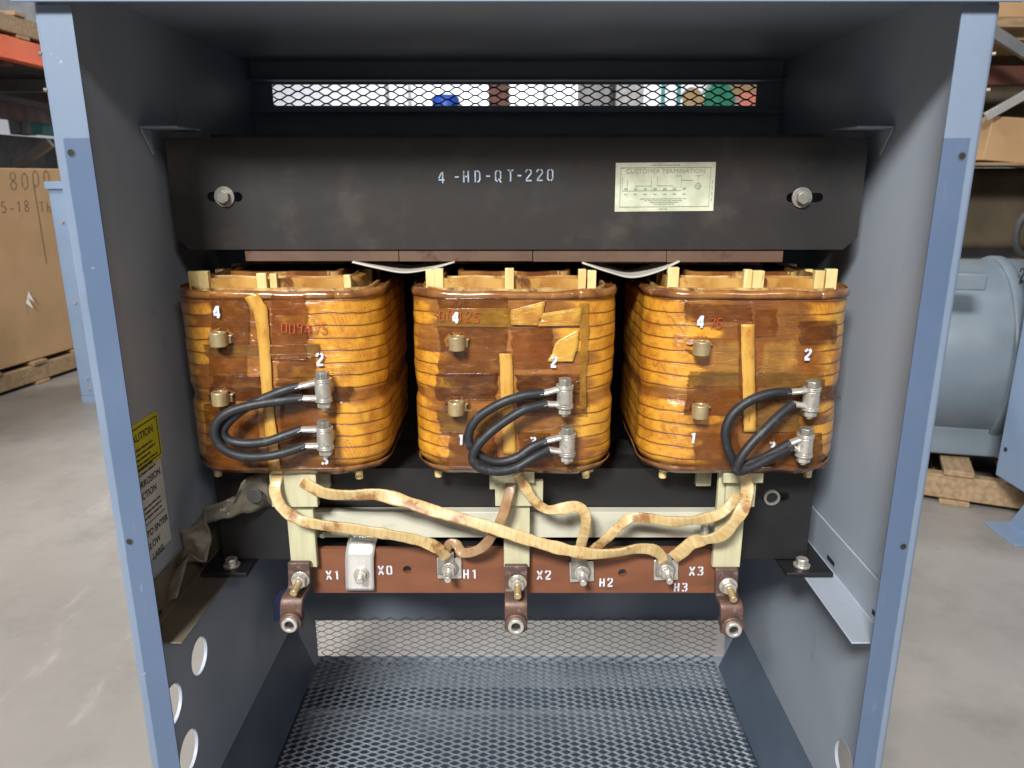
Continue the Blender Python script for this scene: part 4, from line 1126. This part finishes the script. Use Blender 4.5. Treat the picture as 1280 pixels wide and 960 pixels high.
def pallet(label, c, rot, Lx, Ly, name='pallet'):
    t = thing(name, label, 'pallet', c, 'wooden pallets')
    t.rotation_euler = (0, 0, rot)
    def loc(mb, nm, mt=WOOD):
        me = bpy.data.meshes.new(nm); bmesh.ops.recalc_face_normals(mb.bm, faces=mb.bm.faces); mb.bm.to_mesh(me); mb.bm.free()
        return finish(nm, me, mt, t, .003, 30)
    for i in range(7):
        y = -Ly / 2 + .05 + i * (Ly - .1) / 6
        q = MB(); q.bx(-Lx / 2, Lx / 2, y - .045, y + .045, .105, .125); loc(q, 'deck_board')
    for x in (-Lx / 2 + .03, 0, Lx / 2 - .03):
        q = MB(); q.bx(x - .022, x + .022, -Ly / 2, Ly / 2, .02, .103); loc(q, 'stringer')
    for y in (-Ly / 2 + .06, 0, Ly / 2 - .06):
        q = MB(); q.bx(-Lx / 2, Lx / 2, y - .045, y + .045, 0, .018); loc(q, 'bottom_board')
    return t
# left: big carton on a pallet
cr = RAD(-9.9)
bc = Vector((-3.161, 3.253, 0))
pallet('weathered pallet under the big cardboard box on the left', bc, cr, 1.25, 1.9)
Rz = Matrix.Rotation(cr, 3, 'Z')
box = thing('cardboard_box', 'large brown cardboard box with marker writing 8000, left of the enclosure', 'box', bc + Vector((0, 0, .128)))
box.rotation_euler = (0, 0, cr)
def local(mb, nm, mt, parent, bevel=0., solid=0., smooth=30):
    bmesh.ops.recalc_face_normals(mb.bm, faces=mb.bm.faces); me = bpy.data.meshes.new(nm); mb.bm.to_mesh(me); mb.bm.free()
    return finish(nm, me, mt, parent, bevel, smooth, solid)
q = MB(); q.bx(-.6, .6, -.95, .95, 0, .985); local(q, 'carton', CARD, box, .006)

exv, eyv = Vector((math.cos(cr), math.sin(cr), 0)), Vector((-math.sin(cr), math.cos(cr), 0))
def box_hit(px, py):
    """point of the carton's aisle face under a photo pixel, as (along the face, height)"""
    v = (CY - py) / F; d = Vector(((px - CX) / F, CP + v * SP, v * CP - SP))
    k = (bc + exv * .6 - CAM).dot(exv) / d.dot(exv); h = CAM + d * k - box.location
    return h.dot(eyv), h.z
def on_face(o): return lambda u, v, l: Vector((.6006 + l, o[0] + u, o[1] + v))
for txt, px, py, hh in (('8000', 12, 236, .085), ('+5-18', -8, 268, .055), ('Th', 50, 266, .055)):
    q = MB(); pl, wid = strokes(txt.replace('0', 'o'), hh, .005, adv=.88, slant=.1, jit=.1, aspect=1.0); decal(q, pl, on_face(box_hit(px, py)))
    local(q, 'marker_writing', INKBR, box, smooth=0)
a = box_hit(44, 245); b = box_hit(54, 330)
q = MB(); q.bx(.6004, .6012, a[0], a[0] + .004, b[1], a[1] + .06); local(q, 'seam', CARDDK, box, smooth=0)
a = box_hit(38, 378)
q = MB()
for k in range(2):
    p0 = Vector((.601, a[0] - .03 + .014 * k, a[1] + .03 * (k % 2))); q.bm.faces.new([q.bm.verts.new(v) for v in (p0, p0 + Vector((.02, .02, -.03)), p0 + Vector((.004, .012, .03)))])
local(q, 'torn_flap', LABELW, box, smooth=0, solid=.002)

def pbox(mb, px0, py0, px1, py1, Y, depth):
    a, b = P(px0, py1, Y), P(px1, py0, Y)
    x0, x1 = a.x, b.x; mb.bx(x0, x1, a.y, a.y + depth, a.z, b.z); return mb

# left pallet rack
rk = thing('pallet_rack', 'pallet rack with a bright orange front beam, above the big cardboard box', 'rack', (-3.0, 3.5, 0))
q = MB(); q.bx(-2.50, -2.45, .9, 6.2, 1.617, 1.725); q.bx(-2.452, -2.440, .9, 6.2, 1.617, 1.63); q.build('front_beam', ORANGE, rk, bevel=.003)
q = MB(); q.bx(-3.62, -3.57, .9, 6.2, 1.46, 1.58); q.build('rear_beam', RUST, rk, bevel=.003)
q = MB(); q.bx(-3.57, -2.51, .9, 6.2, 1.68, 1.70); q.build('deck', DARKST, rk)
for y in (2.0, 3.2, 4.4, 5.6):
    q = MB(); q.bx(-3.57, -2.51, y, y + .07, 1.60, 1.675); q.build('cross_bar', RUST if y < 4 else STEELG, rk)
for x in (-2.49, -3.6):
    for y in (.85, 6.2):
        q = MB(); q.bx(x - .04, x + .04, y, y + .08, 0, 3.2); q.build('upright', RUST, rk, bevel=.003)
q = MB(); q.bar((-3.55, 4.0, 1.62), (-2.55, 4.9, 1.40), .05, .03); q.build('brace', STEELG, rk)
pl_ = pallet('wooden pallet lying on the orange rack beam, upper left', Vector((-3.0, 3.3, 1.728)), 0, 1.1, 2.4)
q = MB(); q.bx(-3.4, -2.62, 2.3, 4.2, 1.86, 2.5); tag(centred(q.build('grey_crate', STEELG, None, bevel=.01)), 'pale grey metal crate on the pallet in the upper left corner', 'crate')
# behind the rack
q = MB(); q.bx(-4.4, -3.56, 2.0, 8.5, 1.582, 2.25); tag(centred(q.build('dark_block', CARDDK, None, bevel=.01)), 'added long dark panel over the rear beam, darkening the left rack', 'crate')  # dark filler added to cover the bright wall behind the left rack
q = MB()
for k in range(16): q.bx(-5.6 + k * .1, -5.6 + k * .1 + .06, 4.96, 5.0, .15, 1.36)
q.bx(-5.7, -3.9, 5.0, 5.9, .10, 1.38); tag(centred(q.build('corrugated_bin', DARKST, None, bevel=.005)), 'dark corrugated steel bin behind the rack, above the cardboard box', 'bin')
q = MB(); q.bar(P(22, 208, 4.6), P(64, 178, 4.6), .035, .05); tag(centred(q.build('steel_strut', STEELG, None, bevel=.003)), 'grey diagonal steel strut above the cardboard box on the left', 'strut')
q = MB(); pbox(q, 38, 150, 50, 168, 6.2, .3); tag(centred(q.build('teal_tub', TEAL, None, bevel=.01)), 'small teal tub on the dark bin under the left rack', 'tub')
q = MB(); pbox(q, 12, 146, 24, 168, 6.3, .2); tag(centred(q.build('grey_carton', GREYP, None, bevel=.01)), 'small grey carton on the dark bin under the left rack', 'carton')
m = MB(); m.bx(-9.1, -9.0, -6, 13, 0, 5.5); tag(centred(m.build('warehouse_wall', WALLW)), 'white side wall glimpsed under the left rack beams', 'wall')

# a second blue cabinet standing behind the left post
cb = thing('blue_cabinet', 'slim light-blue cabinet panel edge standing behind the left front post', 'cabinet', (-2.0, 3.25, 0))
xe, xf = P(70, 300, 3.54).x, P(130, 300, 3.54).x
yy = W(0, 3.54, 0).y; zt_ = P(60, 228, 3.54).z; zb_ = P(100, 501, 3.54).z + .005
q = MB(); q.bx(xe, xe + .62, yy, yy + .5, zb_ + .02, zt_); q.build('shell', PAINT_BASE, cb, bevel=.004)
q = MB(); q.bx(xe - .008, xe + .63, yy - .012, yy + .51, zt_ - .03, zt_ + .004); q.build('lid', PAINT_BASE, cb, bevel=.003)
q = MB(); q.bx(xe + .001, xe + .09, yy + .002, yy + .08, 0, zb_ + .03); q.build('leg', PAINT_BASE, cb)
for py in (277, 378, 473, 486):
    p = P(0, py, 3.54); q = MB(); q.cyl((xe + .045, yy - .006, p.z), (xe + .045, yy + .001, p.z), .008, 10); q.build('screw', ZINC, cb)

# right: motor on its pallet
mc = P(1221, 438, 2.66); ax = Vector((.97, -.23, 0)).normalized()
mo = thing('electric_motor', 'large grey-blue round machine with a stencilled 2, on a pallet right of the enclosure', 'motor', (mc.x, mc.y, .127))
rM = .335
def ringprof(prof):
    q = MB(); sd = Vector((0, 0, 1)); s2 = ax.cross(sd); n = 64; vs = []
    for (u, r) in prof: vs.append([q.bm.verts.new(mc + ax * u + (sd * math.cos(2 * math.pi * i / n) + s2 * math.sin(2 * math.pi * i / n)) * max(r, .001)) for i in range(n)])
    for a, b in zip(vs[:-1], vs[1:]):
        for i in range(n): q.bm.faces.new((a[i], a[(i + 1) % n], b[(i + 1) % n], b[i]))
    return q
ringprof([(-.75, .001), (-.75, rM * .6), (-.70, rM * .92), (-.62, rM * .97), (.0, rM * .97)]).build('body', MOTOR, mo, smooth=40)
ringprof([(-.002, rM * .9), (-.002, rM * 1.0), (.006, rM * 1.012), (.03, rM * 1.012), (.035, rM * 1.0), (.035, rM * .9)]).build('rim', MOTOR, mo, smooth=40)
ringprof([(.03, rM * .99), (.12, rM * .97), (.20, rM * .90), (.27, rM * .76), (.30, rM * .5), (.30, .08), (.45, .07), (.45, .001)]).build('end_bell', MOTOR, mo, smooth=50)
q = MB(); q.box(mc + Vector((-.30, -.12, -.275)), (.7, .10, .10), Matrix.Rotation(RAD(-13), 3, 'Z')); q.box(mc + Vector((.1, .05, -.315)), (1.1, .50, .024), Matrix.Rotation(RAD(-13), 3, 'Z')); q.box(mc + Vector((.18, .02, -.24)), (.06, .5, .24), Matrix.Rotation(RAD(-13), 3, 'Z')); q.build('foot', MOTOR, mo, bevel=.006)
p = P(1224, 352, 2.28); q = MB(); q.box(p + Vector((-.03, .02, 0)), (.10, .06, .05), Matrix.Rotation(RAD(-13), 3, 'Z')); q.build('junction_block', MOTOR, mo, bevel=.004)
p = P(1247, 434, 2.42); q = MB(); q.cyl(p, p + Vector((0, 0, .04)), .012, 12); q.build('plug', LABELW, mo, bevel=.002)
p = P(1272, 353, 2.44); q = MB(); pl, wid = strokes('2', .045, .008); decal(q, pl, planar(p, (.9, .45, 0), (0, .12, .99), .004)); q.build('stencil_mark', INK, mo, smooth=0)
pallet('wooden pallet with broken boards under the round grey-blue machine', Vector((mc.x + .04, mc.y + .20, 0)), RAD(66), 1.15, 1.15)
q = MB(); pbox(q, 1180, 576, 1216, 598, 2.50, .02); tag(centred(q.build('dark_plank', DARKST, None, bevel=.004)), 'black-stained plank end against the right pallet', 'plank')
q = MB(); q.box(P(1250, 566, 2.45), (.30, .07, .02), Matrix.Rotation(RAD(-30), 3, 'Z')); tag(centred(q.build('loose_board', WOOD, None, bevel=.003)), 'loose splintered board lying on the right pallet', 'board')

# right: blue cabinet whose side face runs towards us
x0 = 1.545
rc = thing('blue_cabinet', 'light-blue cabinet side with a flared foot at the right edge of the photo', 'cabinet', (x0 + .4, 1.1, 0))
yf = 1.50; zc = .142
q = MB(); q.bx(x0, x0 + .8, .45, yf, zc, 1.25); q.build('shell', PAINT_BASE, rc, bevel=.004)
q = MB(); q.prism([(0, 0), (.16, 0), (.07, zc + .01), (.02, zc + .01)], (x0 + .03, yf - .22, 0), (0, 1, 0), (0, 0, 1), .006); q.bx(x0 - .05, x0 + .08, yf - .22, yf - .06, 0, .006); q.build('foot', PAINT_BASE, rc, bevel=.001)
for (yy_, zz_) in ((yf - .03, .24), (yf - .03, .86)):
    q = MB(); q.cyl((x0 + .001, yy_, zz_), (x0 - .003, yy_, zz_), .007, 12); q.build('screw', HOLE if zz_ < .5 else ZINC, rc)

# right rack
rr_ = thing('pallet_rack', 'dark pallet rack with rusty beams and diagonal struts behind the right post', 'rack', (2.8, 3.6, 0))
Yr = 4.1
q = MB(); pbox(q, 1150, 82, 1420, 106, Yr, .05); q.build('rear_beam', RUST, rr_, bevel=.003)
q = MB(); q.bar(P(1235, 36, Yr - .3), P(1300, 78, Yr - .3), .03, .05); q.build('strut', STEELG, rr_, bevel=.002)
q = MB(); q.bar(P(1232, 146, Yr - .3), P(1300, 108, Yr - .3), .022, .04); q.build('strut', ALU, rr_, bevel=.002)
q = MB(); pbox(q, 1140, 22, 1420, 34, Yr - .2, .6); q.build('deck', WOOD, rr_, bevel=.003)
q = MB(); pbox(q, 1140, 38, 1420, 50, Yr - .1, .5); q.build('deck', TANSACK, rr_, bevel=.003)
for px in (1130, 1430):
    q = MB(); a = P(px, 300, Yr); q.bx(a.x - .04, a.x + .04, a.y, a.y + .08, 0, 3.2); q.build('upright', RUST, rr_, bevel=.003)
q = MB(); pbox(q, 1150, 203, 1420, 207, Yr - .3, .7); q.build('deck', WOOD, rr_, bevel=.002)
q = MB(); pbox(q, 1150, -60, 1420, 22, Yr - .15, .5); tag(centred(q.build('cardboard_box', CARD, None, bevel=.005)), 'brown box on the topmost shelf in the upper right corner', 'box')
q = MB(); a, b = P(1228, 200, Yr - .25), P(1400, 145, Yr - .25); q.prism([(0, 0), (b.x - a.x, -.05), (b.x - a.x, .17), (.02, b.z - a.z)], a, (1, 0, 0), (0, 0, 1), -.4); tag(centred(q.build('cardboard_box', CARD, None, bevel=.005)), 'open tan cardboard box sagging on the right rack shelf', 'box')
q = MB(); pbox(q, 1140, 210, 1420, 312, Yr + .1, .6); tag(centred(q.build('dark_block', CARDDK, None, bevel=.05, segs=5)), 'dark olive crate under the sagging tan box on the right', 'crate')
q = MB(); pbox(q, 1140, 52, 1420, 202, Yr + .42, .3); tag(centred(q.build('dark_backdrop', CARDDK, None, bevel=.006)), 'added dark backdrop deep in the right rack behind the diagonal struts', 'carton')  # slab added to darken the depth of the right rack
q = MB(); a = P(1290, 292, 3.4); q.bm.free(); q.bm = bmesh.new()
ringpts = [a + Vector((.07 * math.cos(2 * math.pi * i / 28), 0, .10 * math.sin(2 * math.pi * i / 28))) for i in range(29)]
q.sweep(ringpts, .03, .03, 12, view=Vector((0, -1, 0)), closed_ends=False); tag(centred(q.build('hose_loop', DARKST, None)), 'loop of dark hose above the round machine at the right edge', 'hose')
q = MB(); pbox(q, 1150, 306, 1420, 330, 4.4, .3); tag(centred(q.build('pale_carton', GREYP, None, bevel=.004)), 'pale grey carton strip behind the top of the round machine', 'carton')

# seen through the vent slot high in the back panel
Yv = 8.0
sh = thing('pallet_rack', 'rack shelf far behind the enclosure carrying the colourful goods seen through the vent', 'rack', (1.0, P(640, 120, Yv).y, 0))
a = P(640, 150, Yv); za = P(640, 140, Yv).z
q = MB(); q.bx(-3.2, 3.6, a.y - .05, a.y, a.z, za); q.build('beam', RUST, sh)
q = MB(); q.bx(-3.2, 3.6, a.y, a.y + 1.0, za - .03, za - .002); q.build('deck', DARKST, sh)
for px in (624.5,):
    q = MB(); u, v = P(612, 300, Yv - .1), P(637, 300, Yv - .1); q.bx(u.x, v.x, u.y, u.y + .09, 0, 3.4); q.build('upright', RUST, sh)
for x in (-3.2, 3.6):
    q = MB(); q.bx(x - .05, x + .05, a.y - .1, a.y - .02, 0, 3.4); q.build('upright', RUST, sh)
def shelf_item(name, lb_, cat, px0, px1, top, mt, dy=.1, dep=.4, form='box'):
    u, v = P(px0, top, Yv + dy), P(px1, top, Yv + dy); q = MB(); w = v.x - u.x
    if form == 'box': q.bx(u.x, v.x, u.y, u.y + dep, za, v.z); bv = .015
    elif form == 'drum': q.cyl(((u.x + v.x) / 2, u.y + w / 2, za), ((u.x + v.x) / 2, u.y + w / 2, v.z - .03), w / 2, 28); q.cyl(((u.x + v.x) / 2, u.y + w / 2, v.z - .03), ((u.x + v.x) / 2, u.y + w / 2, v.z), w / 2, 28, w * .38); bv = .01
    else:
        n = 9; q.grid([[Vector((u.x + w * i / n, u.y + dep * j / 4, za + (v.z - za) * (math.sin(math.pi * min(max(i / n, .06), .94)) ** .35) * (1 - .25 * abs(j / 4 - .4)) + .02 * noise.noise(Vector((i, j, px0))))) for i in range(n + 1)] for j in range(5)])
        q.grid([[Vector((u.x + w * i / n, u.y, za if k == 0 else za + (v.z - za) * (math.sin(math.pi * min(max(i / n, .06), .94)) ** .35) * .9 + .02 * noise.noise(Vector((i, 0, px0))))) for i in range(n + 1)] for k in range(2)]); bv = 0
    tag(centred(q.build(name, mt, None, bevel=bv)), lb_, cat)
shelf_item('plastic_drum', 'bright blue plastic drum seen through the vent mesh, left of the rust-red post', 'drum', 538, 573, 117, BLUEP, form='drum')
shelf_item('grey_box', 'grey box seen through the vent mesh, right of the white panels', 'box', 726, 764, 98, GREYP)
shelf_item('dark_post', 'thin dark post seen through the vent mesh beside the grey box', 'post', 763, 770, 80, DARKST, dep=.08)
shelf_item('pale_box', 'pale grey box seen through the vent mesh, right of the thin dark post', 'box', 771, 806, 96, basic('pale_grey', (.55, .55, .56), rough=.6))
shelf_item('teal_post', 'narrow teal upright seen through the vent mesh, nearer the pale grey box', 'post', 829, 834, 70, TEAL, dep=.05)
shelf_item('teal_post', 'narrow teal upright seen through the vent mesh, nearer the tan sack', 'post', 849, 854, 70, TEAL, dep=.05)
shelf_item('sack', 'lumpy tan sack seen through the vent mesh beside the green tarp', 'sack', 854, 882, 106, TANSACK, form='sack')
shelf_item('tarp_bundle', 'green tarp bundle seen through the vent mesh near its right end', 'bundle', 882, 921, 96, GREENT, form='sack')
shelf_item('coral_carton', 'coral-red carton seen at the right end of the vent mesh', 'carton', 928, 960, 116, CORAL)
shelf_item('beige_box', 'beige box behind the coral carton at the right end of the vent', 'box', 918, 965, 92, CARD, dy=.6)
for k, px in enumerate((483, 511, 681)):
    p = P(px, 118, 13.6)
    q = MB(); q.bx(p.x - .03, p.x + .03, 12.97, 12.999, 0, 5.4); tag(centred(q.build('wall_joint', STEELG, None)), ('grey wall batten seen through the vent left of the blue drum, the darker one', 'faint grey wall batten just left of the blue drum through the vent', 'grey wall batten seen through the vent right of the rust-red post')[k], 'batten')

# ------------------------------------------------------------------ warehouse lamps, plus lamps added further back
def area(name, loc, aim, size, power, col=(1, 1, 1), size_y=None):
    l = bpy.data.lights.new(name, 'AREA'); l.energy = power; l.color = col; l.size = size
    if size_y: l.shape = 'RECTANGLE'; l.size_y = size_y
    o = bpy.data.objects.new(name, l); COL.objects.link(o); o.location = loc
    o.rotation_euler = (Vector(aim) - Vector(loc)).to_track_quat('-Z', 'Y').to_euler(); return o
area('offscreen_lamp', (-1.4, -3.9, 4.1), (0, .2, .7), 1.3, 555, (1, .98, .955), .7)
area('offscreen_lamp', (1.9, -4.2, 3.7), (0, .2, .7), 1.0, 70, (1, .87, .80), .5)
area('offscreen_lamp', (-3.2, .8, 4.4), (-2.6, 1.6, 0), 1.2, 215, (1, .985, .97), .6)
area('offscreen_lamp', (3.2, 1.0, 4.4), (2.8, 2.0, 0), 1.2, 12, (1, .98, .96), .6)
area('offscreen_lamp', (0, 4.6, 4.6), (0, 3.4, 0), 1.2, 150, (1, .98, .95), .6)  # added to brighten the floor behind the enclosure
area('offscreen_lamp', (0, 10.6, 4.6), (0, 13, 1.8), 3.0, 420, (.97, .98, 1), .6)  # added close to the far wall to brighten it
area('offscreen_lamp', (-7.6, 4.5, 4.4), (-9, 4.5, 1.6), 2.0, 200, (.97, .98, 1), .6)  # added to light the left side wall, in place of bright windows
w = bpy.data.worlds.new('World'); S.world = w; w.use_nodes = True
w.node_tree.nodes['Background'].inputs[0].default_value = (.90, .94, 1.0, 1)
w.node_tree.nodes['Background'].inputs[1].default_value = .055

# ------------------------------------------------------------------ camera
cam = bpy.data.cameras.new('camera'); co = bpy.data.objects.new('camera', cam); COL.objects.link(co)
cam.sensor_width = 36; cam.lens = 36 * F / 1280; cam.shift_x = -(CX - 640) / 1280
cam.clip_start = .05; cam.clip_end = 200
co.location = CAM; co.rotation_euler = (RAD(90) - PITCH, 0, 0)
cam.dof.use_dof = True; cam.dof.focus_distance = .98; cam.dof.aperture_fstop = 9
S.camera = co
S.view_settings.view_transform = 'Standard'; S.view_settings.look = 'None'
S.view_settings.exposure = 0; S.view_settings.gamma = 1
